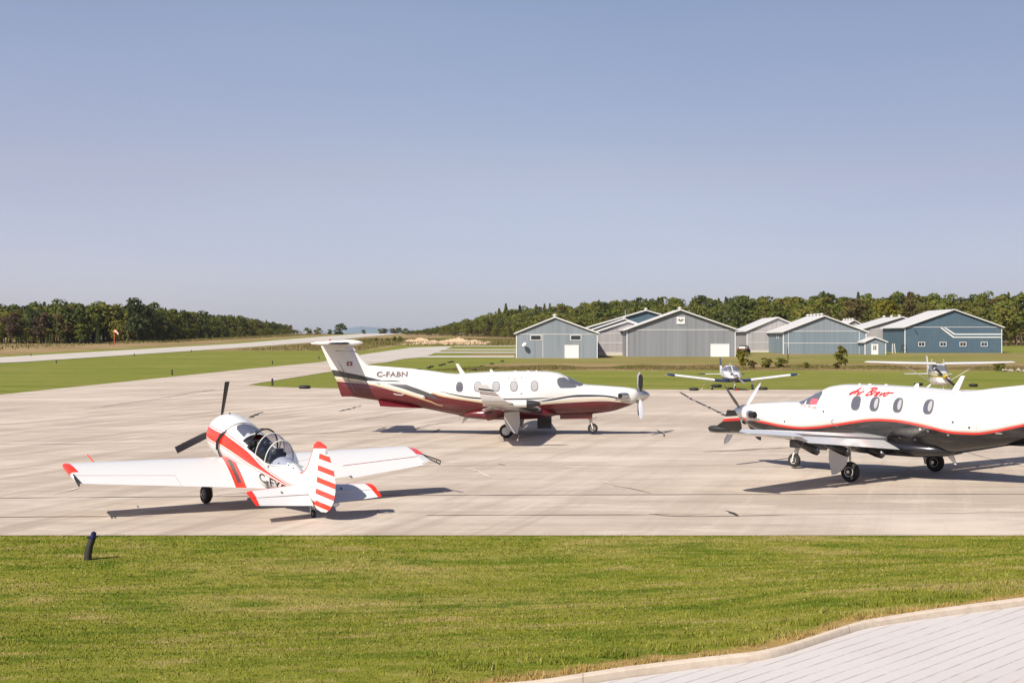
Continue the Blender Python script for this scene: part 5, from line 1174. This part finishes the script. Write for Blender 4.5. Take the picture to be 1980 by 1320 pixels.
# ------------------------------------------------------------------ the red and white aerobatic plane
SR = (.80, .035, .012); XR2, ZR2 = (-5.0, 2.0), (0.0, 3.2)
def yak():
    t = empty('aerobatic_airplane', (-6.734, 35.251, .012), (0, -.283, 2.192), label='small red and white tailwheel aerobatic airplane seen from behind', cat='airplane')
    up_ = [(1.4, 1.55), (.9, 1.60), (.2, 1.66), (-.9, 1.64), (-1.7, 1.56), (-2.4, 1.53), (-3.1, 1.52)]; lo_ = [(1.4, 1.30), (.9, 1.34), (.2, 1.41), (-.9, 1.43), (-1.7, 1.47), (-2.4, 1.49), (-3.1, 1.51)]
    o_ = lambda P, d: [(x, z+d) for x, z in P]
    def extra(m, x, y, z):
        # red sweep up the front of the fin
        pass
    pm = paint('paint_white_red', [(up_, lo_, SR, -3.1, 1.5), (o_(up_, .045), o_(up_, .03), SR, -3.2, 1.5), (o_(lo_, -.03), o_(lo_, -.045), SR, -3.2, 1.5)], (.60, .60, .585), .22, (XR2), None).m
    H_ = Hull([(.42, 1.90, .84, .535), (.2, 1.91, .83, .54), (-.2, 1.92, .84, .51), (-.6, 1.90, .86, .48), (-1.2, 1.86, .90, .45), (-1.8, 1.88, 1.0, .39), (-2.3, 1.91, 1.12, .32), (-2.7, 1.86, 1.22, .25), (-3.1, 1.80, 1.32, .17), (-3.5, 1.74, 1.40, .09), (-3.78, 1.66, 1.46, .04)], 2.1)
    mb = H_.mesh(48, .06); V = mb.v; keep = []
    for f in mb.f:
        c = [sum(V[i][k] for i in f)/len(f) for k in range(3)]
        keep.append(not (len(f) == 4 and -1.92 < c[0] < -.42 and c[2] > 1.66 and abs(c[1]) < .36))
    mb.f = [f for f, k in zip(mb.f, keep) if k]; mb.m = [0]*len(mb.f)
    fu = mb.build('fuselage', pm, t)
    q = MB()
    for s in (-1, 1): q.tube([(x_, s*.372, 1.672) for x_ in (-.40, -.8, -1.2, -1.6, -1.94)], .028, 8)
    q.build('cockpit_sill', PW, fu)
    # cowling
    C_ = Hull([(1.44, 1.66, 1.02, .33), (1.42, 1.74, .94, .42), (1.34, 1.84, .85, .50), (1.15, 1.91, .79, .555), (.85, 1.945, .765, .585), (.5, 1.95, .765, .585), (.40, 1.94, .775, .575)], 2.05)
    co_ = C_.mesh(48, .06).build('cowling', pm, t)
    for s in (1, -1): q = MB(); C_.patch([(.405, 1.78), (.50, 1.62), (.56, 1.42), (.54, 1.22), (.42, 1.04), (.36, .98), (.36, 1.1), (.40, 1.3), (.40, 1.5), (.37, 1.72)], s, .006, 4, q); q.build('cooling_gill', flat_black, co_)  # dark patch on the cowl paints the shade inside the gill slot
    q = MB(); q.lathe([(0, .33), (.01, .30)], (1.443, 0, 1.34), (1, 0, 0), 24); q.build('shutter_ring', inside_m, co_)
    q = MB(); q.tube([(.75, .36, .82), (.5, .40, .74), (.25, .40, .72)], .045, 8); q.tube([(.75, -.36, .82), (.5, -.40, .74), (.25, -.40, .72)], .045, 8); q.build('exhaust_pipe', flat_black, co_)
    q = MB(); H_.patch(dens([(.38, .0), (.33, .18), (.15, .27), (-.1, .29), (-.34, .30), (-.34, -.30), (-.1, -.29), (.15, -.27), (.33, -.18)], 3), 1, .006, 6, q, top=True); q.build('antiglare_panel', M('antiglare_grey', (.075, .08, .115), .45).m, fu)
    # propeller
    q = MB(); hc = (1.66, 0, 1.35); q.lathe([(-.24, .14), (-.05, .14), (.06, .11), (.16, .05), (.18, .01)], hc, (1, 0, 0), 20); pr = q.build('propeller', prop_m, t)
    for a in (-2, 116, 237): blade_mb(hc, 1, rad(a), .1, 1.24, .175, 48, 22, .09, False).build('blade', prop_m, pr)
    # wings
    wm = M('wing_paint_red', (.60, .60, .585), .25, coat=.3); x, y, z = wm.xyz(wm.coord()); ya = y.abs(); off = (x*-1.0+.25)*.19
    wm.mix((ya-off).gt(.33)*(ya-off).lt(.60), SR); wm.mix((ya-off).gt(.41)*(ya-off).lt(.52)*x.lt(-.16)*x.gt(-1.42), (.055, .045, .045)); wm.mix((ya-x*.10+y*.018).gt(4.50)*x.gt(-.62), SR)
    wm = wm.m
    for s in (-1, 1):
        st = lambda yy: ((yy, .27-.055*(yy-.4), 1.06+.035*(yy-.4), 1.93-.19*(yy-.4), .15, 1.0))
        w = wing_loft([st(.12), st(1.2), st(2.2)], s, camber=.005); wing_loft([st(2.2), st(3.4), st(4.5)], s, x1=.70, camber=.005, mb=w); fs = .972 if s > 0 else 1.022; a_ = (4.5,)+st(4.5)[1:]; b_ = st(4.58); c_ = st(4.66)
        wing_loft([a_, (4.58 if s < 0 else 4.53, b_[1]-.02, b_[2], b_[3]-.05, .11, 1), (4.68*fs, c_[1]-.12, c_[2], c_[3]-.25, .05, 1)], s, camber=.005, mb=w); wo = w.build('wing', wm, t)
        dfl = 4 if s > 0 else 13
        A1, A2 = st(2.22), st(4.48); al = MB(); RR = []; dd_ = rad(0 if s > 0 else 9)
        for A_ in (A1, A2):
            r = []; ih = rad(A_[5])
            for u, h in airfoil(8, A_[4], .005, .705, 1.0):
                px_, pz_ = -(u-.70)*A_[3], h*A_[3]; px_, pz_ = px_*cos(dd_)+pz_*sin(dd_), px_*sin(dd_)+pz_*cos(dd_); px_ -= .70*A_[3]
                r.append((A_[1]+px_*cos(ih)+pz_*sin(ih), s*A_[0], A_[2]+px_*sin(ih)+pz_*cos(ih)))
            RR.append(r if s > 0 else r[::-1])
        al = al.rings(RR).build('aileron', wm, wo)
        q = MB(); q.tube([(A1[1]-A1[3]*.703, s*2.22, A1[2]+A1[3]*.031), (A2[1]-A2[3]*.703, s*4.47, A2[2]+A2[3]*.031)], .011, 5); q.build('aileron_gap', M('gap_red', (.28, .03, .03), .6).m, wo)
        q = MB(); T = st(4.6)   # wire sighting frame on the tip
        for dz in (0, .09): q.tube([(-.55, s*4.62*fs, T[2]+dz*.2), (-1.35, s*4.72*fs, T[2]+.02+dz)], .018, 5)
        q.tube([(-1.35, s*4.72*fs, T[2]+.02), (-1.35, s*4.72*fs, T[2]+.11)], .011, 5); q.tube([(-1.2, s*4.70*fs, T[2]+.02), (-1.2, s*4.70*fs, T[2]+.09)], .009, 5); q.build('sighting_frame', flat_black, wo)
        q = MB(); q.box((-.95, s*3.9, T[2]-.07), (.05, .04, .06)); q.box((-.95, s*2.8, T[2]-.1), (.05, .04, .06)); q.build('hinge_bracket', flat_black, wo)
        q = MB(); P = Vector((.06, s*.91, .235)); q.tube([(.1, s*.91, .95), (.07, s*.93, .5), P+Vector((0, s*-.12, 0))], [.05, .045, .035], 8); q.tube([P+Vector((0, -.13, 0)), P+Vector((0, .13, 0))], .03, 8); q.tube([(.14, s*.80, .6), P+Vector((.02, s*-.16, .05))], .018, 6); q.lathe([(0, .12), (.05, .12)], P+Vector((0, -s*.13, 0)), (0, s, 0), 14)
        go = q.build('main_gear', steel, t); wheel_parts(go, P, .225, .16, hub_m, .45)
    q = MB(); q.tube([(.2, 3.75, 1.18), (.62, 3.75, 1.20)], .014, 6); q.build('pitot_tube', M('pitot_red', SR, .4).m, t)
    # tail
    fm = M('fin_paint', (.60, .60, .585), .22, coat=.3); x, y, z = fm.xyz(fm.coord()); fm.mix((z+x*-.0+(x+3.5)*.35).gt(2.66), SR)
    le = z.curve([(1.80, -2.78), (1.86, -2.95), (2.0, -3.10), (2.2, -3.19), (2.7, -3.30), (2.9, -3.3)], (1.7, 3.0), (-4, -2), True); fm.mix(x.gt(le-.045), SR)
    fl_ = [(1.70, -2.70, -3.74, .03), (1.83, -2.82, -3.73, .05), (1.95, -3.02, -3.71, .055), (2.15, -3.15, -3.68, .055), (2.45, -3.24, -3.65, .05), (2.65, -3.29, -3.65, .045), (2.68, -3.28, -3.90, .045), (2.78, -3.38, -3.86, .035), (2.83, -3.52, -3.80, .015)]
    q = MB(); q.rings([[(a, 0, zz), (a-.03, w*.55, zz), (a-.12, w, zz), (b, w*.8, zz), (b, -w*.8, zz), (a-.12, -w, zz), (a-.03, -w*.55, zz)] for zz, a, b, w in fl_]); fin = q.build('tail_fin', fm.m, t)
    rm = M('rudder_paint', (.60, .60, .585), .25, coat=.3); x, y, z = rm.xyz(rm.coord()); zz_ = (x+3.6)*.16+z; rm.mix((((zz_*-1.0)+2.585)/.272).mod(1.0).lt(.45)*zz_.lt(2.60), SR); 
    rd = [(1.34, -3.74, -4.02, .02), (1.42, -3.735, -4.25, .028), (1.55, -3.73, -4.40, .032), (1.75, -3.72, -4.50, .034), (2.0, -3.70, -4.52, .034), (2.2, -3.69, -4.47, .034), (2.42, -3.67, -4.32, .032), (2.56, -3.655, -4.16, .03), (2.665, -3.65, -4.04, .028)]
    q = MB(); q.rings([[(a+.02, w, zz), (a-.008-(a-b)*.5, w*.7, zz), (b, 0.003, zz), (b, -.003, zz), (a-.008-(a-b)*.5, -w*.7, zz), (a+.02, -w, zz)] for zz, a, b, w in rd]); q.build('rudder', rm.m, fin)
    q = MB(); q.box((-3.72, 0, 2.0), (.018, .05, 1.25), Matrix.Rotation(rad(-4), 3, 'Y')); q.build('rudder_gap', flat_black, fin, False)
    tm_ = M('tail_paint', (.60, .60, .585), .25, coat=.3); x, y, z = tm_.xyz(tm_.coord()); tm_.mix((y.abs()+x*.10).gt(1.09), SR); le2 = y.abs()*-.215-3.02; tm_.mix(x.gt(le2-.02), (.62, .10, .08)); tm_ = tm_.m
    for s in (-1, 1):
        w = wing_loft([(.04, -2.98, 1.60, .66, .11, 4), (1.42, -3.30, 1.66, .46, .10, 4), (1.54, -3.35, 1.665, .40, .07, 4), (1.60, -3.43, 1.665, .26, .03, 4)], s, x1=.80, camber=0).build('tailplane', tm_, t)
        wing_loft([(.10, -3.44, 1.565, .42, .07, 20), (1.46, -3.60, 1.64, .34, .07, 14), (1.58, -3.64, 1.645, .30, .05, 14)], s, camber=0).build('elevator', tm_, w)
        q = MB(); q.box((-3.47, s*.75, 1.64), (.07, .02, .03)); q.build('hinge_bracket', flat_black, w)
    # tailwheel
    g = MB(); g.tube([(-3.62, 0, 1.62), (-3.60, 0, 1.40), (-3.62, 0, 1.28)], [.05, .04, .03], 8); g.tube([(-3.60, -.05, 1.30), (-3.66, -.05, 1.14)], .014, 6); g.tube([(-3.60, .05, 1.30), (-3.66, .05, 1.14)], .014, 6); g.tube([(-3.61, -.05, 1.29), (-3.61, .05, 1.29)], .02, 6)
    go = g.build('tail_gear', steel, t); wheel_parts(go, (-3.69, 0, 1.165), .092, .055, hub_m, .4)
    # cockpit
    q = MB(); q.box((-1.2, 0, 1.22), (1.5, .62, .03)); q.box((-.47, 0, 1.5), (.04, .62, .5)); q.box((-1.93, 0, 1.52), (.04, .58, .5))
    for s in (-1, 1): q.box((-1.2, s*.33, 1.42), (1.5, .03, .44))
    q.build('cockpit_tub', M('cockpit_grey', (.09, .10, .10), .7).m, t, False)
    q = MB(); q.box((-.55, 0, 1.66), (.10, .56, .30)); q.build('instrument_panel', dark_m, t, False)
    q = MB()
    for yy, zz in ((-.17, 1.74), (0, 1.74), (.17, 1.74), (-.1, 1.6), (.1, 1.6)): q.lathe([(0, .055), (.012, .05)], (-.605, yy, zz), (-1, 0, 0), 12)
    q.build('dial', M('dial_face', (.16, .17, .17), .3).m, t)
    q = MB(); q.box((-1.35, 0, 1.36), (.42, .40, .12)); q.box((-1.58, 0, 1.62), (.09, .40, .52), Matrix.Rotation(rad(-12), 3, 'Y')); q.box((-1.66, 0, 1.92), (.07, .2, .14)); q.build('seat', M('seat_cloth', (.05, .055, .05), .9).m, t, False)
    q = MB(); q.box((-1.52, -.08, 1.72), (.03, .05, .42), Matrix.Rotation(rad(-12), 3, 'Y')); q.box((-1.52, .08, 1.72), (.03, .05, .42), Matrix.Rotation(rad(-12), 3, 'Y')); q.build('harness', M('strap_cream', (.5, .47, .38), .9).m, t, False)
    # glazing: hoops along the fuselage, glass between
    def hoop(x, w, zb, zt, n=18, lean=.0): return [(x+lean*sin(pi*j/n), w*cos(pi*j/n), zb+(zt-zb)*sin(pi*j/n)**.9) for j in range(n+1)]
    wsr = [hoop(-.30, .28, 1.86, 1.91), hoop(-.45, .33, 1.78, 2.03), hoop(-.62, .355, 1.72, 2.13), hoop(-.86, .37, 1.67, 2.20)]
    q = MB(); q.rings(wsr, False, False, closed=False); q.build('windscreen', clear_m, t)
    q = MB(); q.tube(wsr[3], .020, 8); q.tube([wsr[0][9], wsr[1][9], wsr[2][9], wsr[3][9]], .012, 6); q.build('windscreen_frame', flat_black, t)
    cn = [hoop(-1.22, .375, 1.665, 2.225), hoop(-1.45, .375, 1.665, 2.235), hoop(-1.72, .365, 1.675, 2.215), hoop(-2.0, .33, 1.72, 2.12), hoop(-2.25, .25, 1.80, 2.00), hoop(-2.42, .12, 1.86, 1.92)]
    q = MB(); q.rings(cn, False, False, closed=False); cg = q.build('canopy', canopy_m, t)
    q = MB(); q.tube(cn[0], .013, 8); q.tube(cn[2], .016, 8); q.tube([h_[0] for h_ in cn], .014, 6); q.tube([h_[-1] for h_ in cn], .014, 6); q.build('canopy_frame', PW, cg)
    q = MB(); q.tube([(-1.60, .0, 1.72), (-1.70, 0, 2.18)], .018, 6); q.build('roll_post', steel, t)
    q = MB()
    for x_, y_ in ((-2.15, .22), (-2.45, .12), (-2.62, .08)):
        q.lathe([(0, .022), (.01, .018)], (x_, y_, H_.zt(x_, y_)), (0, .2, 1), 8)
    q.lathe([(0, .025), (.02, .02)], (1.1, .05, 1.93), (0, 0, 1), 8); q.build('fuel_cap', flat_black, t)
    q = MB(); q.tube([(-2.42, .0, 1.92), (-3.2, 0, 2.3)], .004, 4); q.build('aerial_wire', steel, t)
    text_on(H_, 'C-FYC', -1.62, 1.20, .215, 1, M('letters_black', (.02, .012, .012), .5).m, fu, width=1.12, bold=.012, slope=.06)
yak()

# ------------------------------------------------------------------ low-wing trainer facing us
NAVY = (.012, .025, .075)
def trainer():
    t = empty('low_wing_airplane', (17.55, 113.4, .012), (0, 0, rad(-88.5)), label='small white and navy low-wing propeller plane facing the camera at the apron edge', cat='airplane')
    pm = paint('paint_white_navy', [([(-9, 1.02), (-2, 1.02), (1.2, .98), (2.6, .95)], None, NAVY, -9, 6)], (.58, .58, .57), .25).m
    B_ = Hull([(1.62, 1.30, .86, .26), (1.56, 1.36, .80, .40), (1.3, 1.42, .72, .54), (.9, 1.46, .68, .60), (.4, 1.50, .64, .62), (.05, 1.66, .62, .63), (-.4, 1.88, .60, .62), (-.9, 1.95, .60, .62), (-1.6, 1.92, .62, .60), (-2.3, 1.72, .68, .50), (-3.2, 1.48, .82, .34), (-4.4, 1.34, 1.0, .18), (-5.6, 1.24, 1.1, .04)], 2.5)
    fu = B_.mesh(36, .12).build('fuselage', pm, t)
    for s in (-1, 1):
        q = MB(); B_.patch([(a, b*s) for a, b in dens([(.32, .04), (.30, .34), (.12, .52), (-.22, .50), (-.42, .32), (-.42, .04)], 4)][::(1 if s > 0 else -1)], 1, .008, 5, q, top=True); q.build('windscreen', ck_m, fu)
        q = MB(); B_.patch(dens([(.15, 1.56), (-.3, 1.80), (-.8, 1.84), (-.8, 1.50), (.1, 1.50)], 4), s, .008, 4, q); q.build('side_window', ck_m, fu)
        q = MB(); B_.patch(dens([(-.9, 1.84), (-1.6, 1.82), (-1.9, 1.62), (-1.7, 1.50), (-.9, 1.50)], 4), s, .008, 4, q); q.build('side_window', ck_m, fu)
        q = MB(); q.lathe([(0, .115), (.02, .10)], (1.575, s*.27, 1.20), (1, s*.25, .1), 14); q.build('air_intake', flat_black, fu)
        wp = M('wing_white_navy', (.58, .58, .57), .3); x, y, z = wp.xyz(wp.coord()); wp.mix(y.abs().gt(4.62), NAVY); wp.mix(y.abs().lt(1.45), NAVY)
        w = wing_loft([(.3, .62, .70, 1.75, .14, 2), (1.3, .45, .76, 1.60, .14, 2), (4.9, .42, 1.185, 1.55, .13, 1), (5.15, .30, 1.22, 1.3, .10, 1), (5.28, .1, 1.235, .8, .05, 1)], s).build('wing', wp.m, t)
        q = MB(); q.lathe([(0, .05), (.12, .035), (.15, .01)], (.25, s*5.25, 1.23), (.4, s, 0), 10); q.build('navigation_lamp', steel, w)
        tp = M('tailplane_white_navy', (.58, .58, .57), .3); x, y, z = tp.xyz(tp.coord()); tp.mix(y.abs().gt(1.38), NAVY)
        wing_loft([(.05, -4.7, 1.14, .82, .10, 0), (1.85, -4.72, 1.14, .75, .10, 0), (1.95, -4.8, 1.14, .6, .04, 0)], s, camber=0).build('tailplane', tp.m, t)
        g = MB(); g.tube([(.0, s*1.62, .75), (.0, s*1.62, .25)], .045, 8); go = g.build('main_gear', PW, t); wheel_parts(go, (0, s*1.62, .21), .21, .16)
        q = MB(); q.tube([(-.15, s*2.02, .83), (-.25, s*2.4, .02)], .02, 5); q.build('tie_down_rope', white, t)
    q = MB(); q.rings([[(a, 0, zz), (a-.2, w, zz), (b, w*.2, zz), (b, -w*.2, zz), (a-.2, -w, zz)] for zz, a, b, w in ((1.15, -3.8, -5.55, .06), (1.4, -4.4, -5.65, .06), (2.45, -5.15, -5.85, .035), (2.5, -5.3, -5.85, .02))]); fn = M('fin_white_navy', (.58, .58, .57), .3); x, y, z = fn.xyz(fn.coord()); fn.mix(z.gt(1.85), NAVY); q.build('tail_fin', fn.m, t)
    g = MB(); g.tube([(1.15, 0, .75), (1.22, 0, .40)], .045, 8)
    for s in (-1, 1): g.tube([(1.22, s*.03, .42), (1.26, s*.10, .19)], .02, 6)
    go = g.build('nose_gear', PW, t); wheel_parts(go, (1.26, 0, .19), .19, .13)
    q = MB(); q.tube([(1.35, .0, .16), (1.75, .02, .06)], .02, 5); q.box((1.8, .02, .05), (.16, .22, .10)); q.build('tow_flag', lamp_m, t)
    hc = (1.72, 0, 1.12); q = MB(); q.lathe([(-.12, .17), (.04, .16), (.18, .10), (.27, .02)], hc, (1, 0, 0), 18); pr = q.build('propeller', steel, t)
    for a in (-50, 130): blade_mb(hc, 1, rad(a), .1, .94, .17, 45, 20).build('blade', prop_g, pr)
    q = MB(); q.tube([(-.9, 0, 1.94), (-1.0, 0, 2.15)], .012, 5); q.build('aerial', PW, t)
trainer()

# ------------------------------------------------------------------ high-wing plane facing us
def highwing():
    Yp = 101.0; t = empty('high_wing_airplane', ((1818-990)*Yp/FPX, Yp, .012), (0, 0, rad(-97)), label='small white high-wing plane with yellow stripe standing behind the rightmost turboprop', cat='airplane')
    OLV = (.26, .20, .015)
    pm = paint('paint_white_yellow', [([(-7, 1.50), (-2, 1.44), (.5, 1.52), (1.8, 1.50)], [(-7, 1.42), (-2, 1.32), (.5, 1.33), (1.8, 1.36)], OLV, -9, 6), ([(-7, 1.70), (0, 1.68), (2, 1.62)], [(-7, 1.64), (0, 1.56), (2, 1.56)], OLV, -.3, 6)], (.58, .58, .56), .25).m
    B_ = Hull([(1.66, 1.52, 1.02, .22), (1.6, 1.60, .92, .38), (1.35, 1.66, .86, .50), (.8, 1.70, .82, .56), (.35, 1.74, .80, .58), (.05, 2.0, .78, .57), (-.3, 2.26, .76, .57), (-1.0, 2.30, .76, .57), (-1.8, 2.26, .80, .54), (-2.5, 1.95, .88, .42), (-4.0, 1.72, 1.12, .24), (-5.6, 1.58, 1.28, .06)], 2.8)
    fu = B_.mesh(36, .12).build('fuselage', pm, t)
    q = MB(); B_.patch(dens([(.30, .50), (.30, -.50), (-.18, -.47), (-.18, .47)], 6), 1, .01, 6, q, top=True); q.build('windscreen', ck_m, fu)
    for s in (-1, 1):
        q = MB(); B_.patch(dens([(.15, 1.84), (-.25, 2.15), (-.95, 2.18), (-.95, 1.72), (.12, 1.72)], 4), s, .008, 4, q); q.build('side_window', ck_m, fu)
        q = MB(); B_.patch(dens([(-1.05, 2.18), (-1.8, 2.12), (-1.9, 1.80), (-1.05, 1.72)], 4), s, .008, 4, q); q.build('side_window', ck_m, fu)
        q = MB(); q.lathe([(0, .12), (.02, .10)], (1.59, s*.26, 1.44), (1, s*.2, .1), 12); q.build('air_intake', flat_black, fu)
        w = wing_loft([(.3, .15, 2.28, 1.63, .12, 1), (2.6, .15, 2.32, 1.63, .12, 1), (5.0, -.05, 2.40, 1.15, .11, 1), (5.2, -.15, 2.40, .9, .05, 1)], s).build('wing', PW, t)
        q = MB(); q.rings([[(x_, s*y_, z_) for x_, y_, z_ in ((-.2, a, b), (-.27, a, b+.025), (-.38, a, b), (-.27, a, b-.025))] for a, b in ((.52, .95), (2.62, 2.27))]); q.build('wing_strut', PW, t)
        wing_loft([(.05, -4.75, 1.46, .95, .09, 0), (1.72, -4.95, 1.46, .65, .08, 0)], s, camber=0).build('tailplane', PW, t)
        g = MB(); g.tube([(-.5, s*.48, .86), (-.52, s*1.22, .26)], [.05, .03], 8); go = g.build('main_gear', PW, t); wheel_parts(go, (-.52, s*1.27, .21), .21, .16)
    q = MB(); q.rings([[(a, 0, zz), (a-.2, w, zz), (b, w*.2, zz), (b, -w*.2, zz), (a-.2, -w, zz)] for zz, a, b, w in ((1.5, -3.6, -5.5, .06), (1.8, -4.7, -5.6, .06), (2.78, -5.45, -6.05, .04))]); q.build('tail_fin', PW, t)
    g = MB(); g.tube([(1.2, 0, .9), (1.26, 0, .45)], .04, 8)
    for s in (-1, 1): g.tube([(1.26, s*.03, .47), (1.3, s*.10, .18)], .02, 6)
    go = g.build('nose_gear', PW, t); wheel_parts(go, (1.3, 0, .18), .18, .13)
    hc = (1.78, 0, 1.40); q = MB(); q.lathe([(-.12, .16), (.04, .15), (.18, .10), (.27, .02)], hc, (1, 0, 0), 18); pr = q.build('propeller', M('spinner_yellow', (.35, .26, .02), .4).m, t)
    bp = M('prop_black_white', (.015, .015, .018), .5); x, y, z = bp.xyz(bp.coord()); r2 = (y*y+(z-1.4)*(z-1.4)); bp.mix(r2.gt(.80), (.75, .75, .72))
    for a in (-48, 132): blade_mb(hc, 1, rad(a), .1, .95, .20, 45, 20).build('blade', bp.m, pr)
    q = MB(); q.box((1.62, -.02, 1.14), (.02, .16, .10)); q.box((1.64, .0, 1.28), (.02, .12, .08)); q.build('lower_intake', flat_black, fu, False)
    q = MB(); q.lathe([(0, .07), (.06, .05)], (1.60, -.30, 1.04), (1, 0, 0), 12); q.build('landing_lamp', PW, fu)
    q = MB()
    for y_ in (-.42, .42): q.tube([(-.9, y_, 2.3), (-1.05, y_, 2.62)], .012, 5)
    q.build('aerial', PW, t)
highwing()

# ------------------------------------------------------------------ air
HZ = 0.00003
if HZ:
    q = MB(); q.box((0, 7500, 60), (22000, 16400, 284)); hm_ = bpy.data.materials.new('haze_air'); hm_.use_nodes = True; nt = hm_.node_tree; nt.nodes.clear()
    pv = nt.nodes.new('ShaderNodeVolumePrincipled'); pv.inputs['Color'].default_value = (.80, .86, .95, 1); pv.inputs['Density'].default_value = HZ; pv.inputs['Anisotropy'].default_value = 0
    ou = nt.nodes.new('ShaderNodeOutputMaterial'); nt.links.new(pv.outputs[0], ou.inputs['Volume'])
    o = q.build('haze', hm_, None, False); o['kind'] = 'stuff'; o['label'] = 'thin pale haze hanging over the airfield and the far hills'; o['category'] = 'haze'
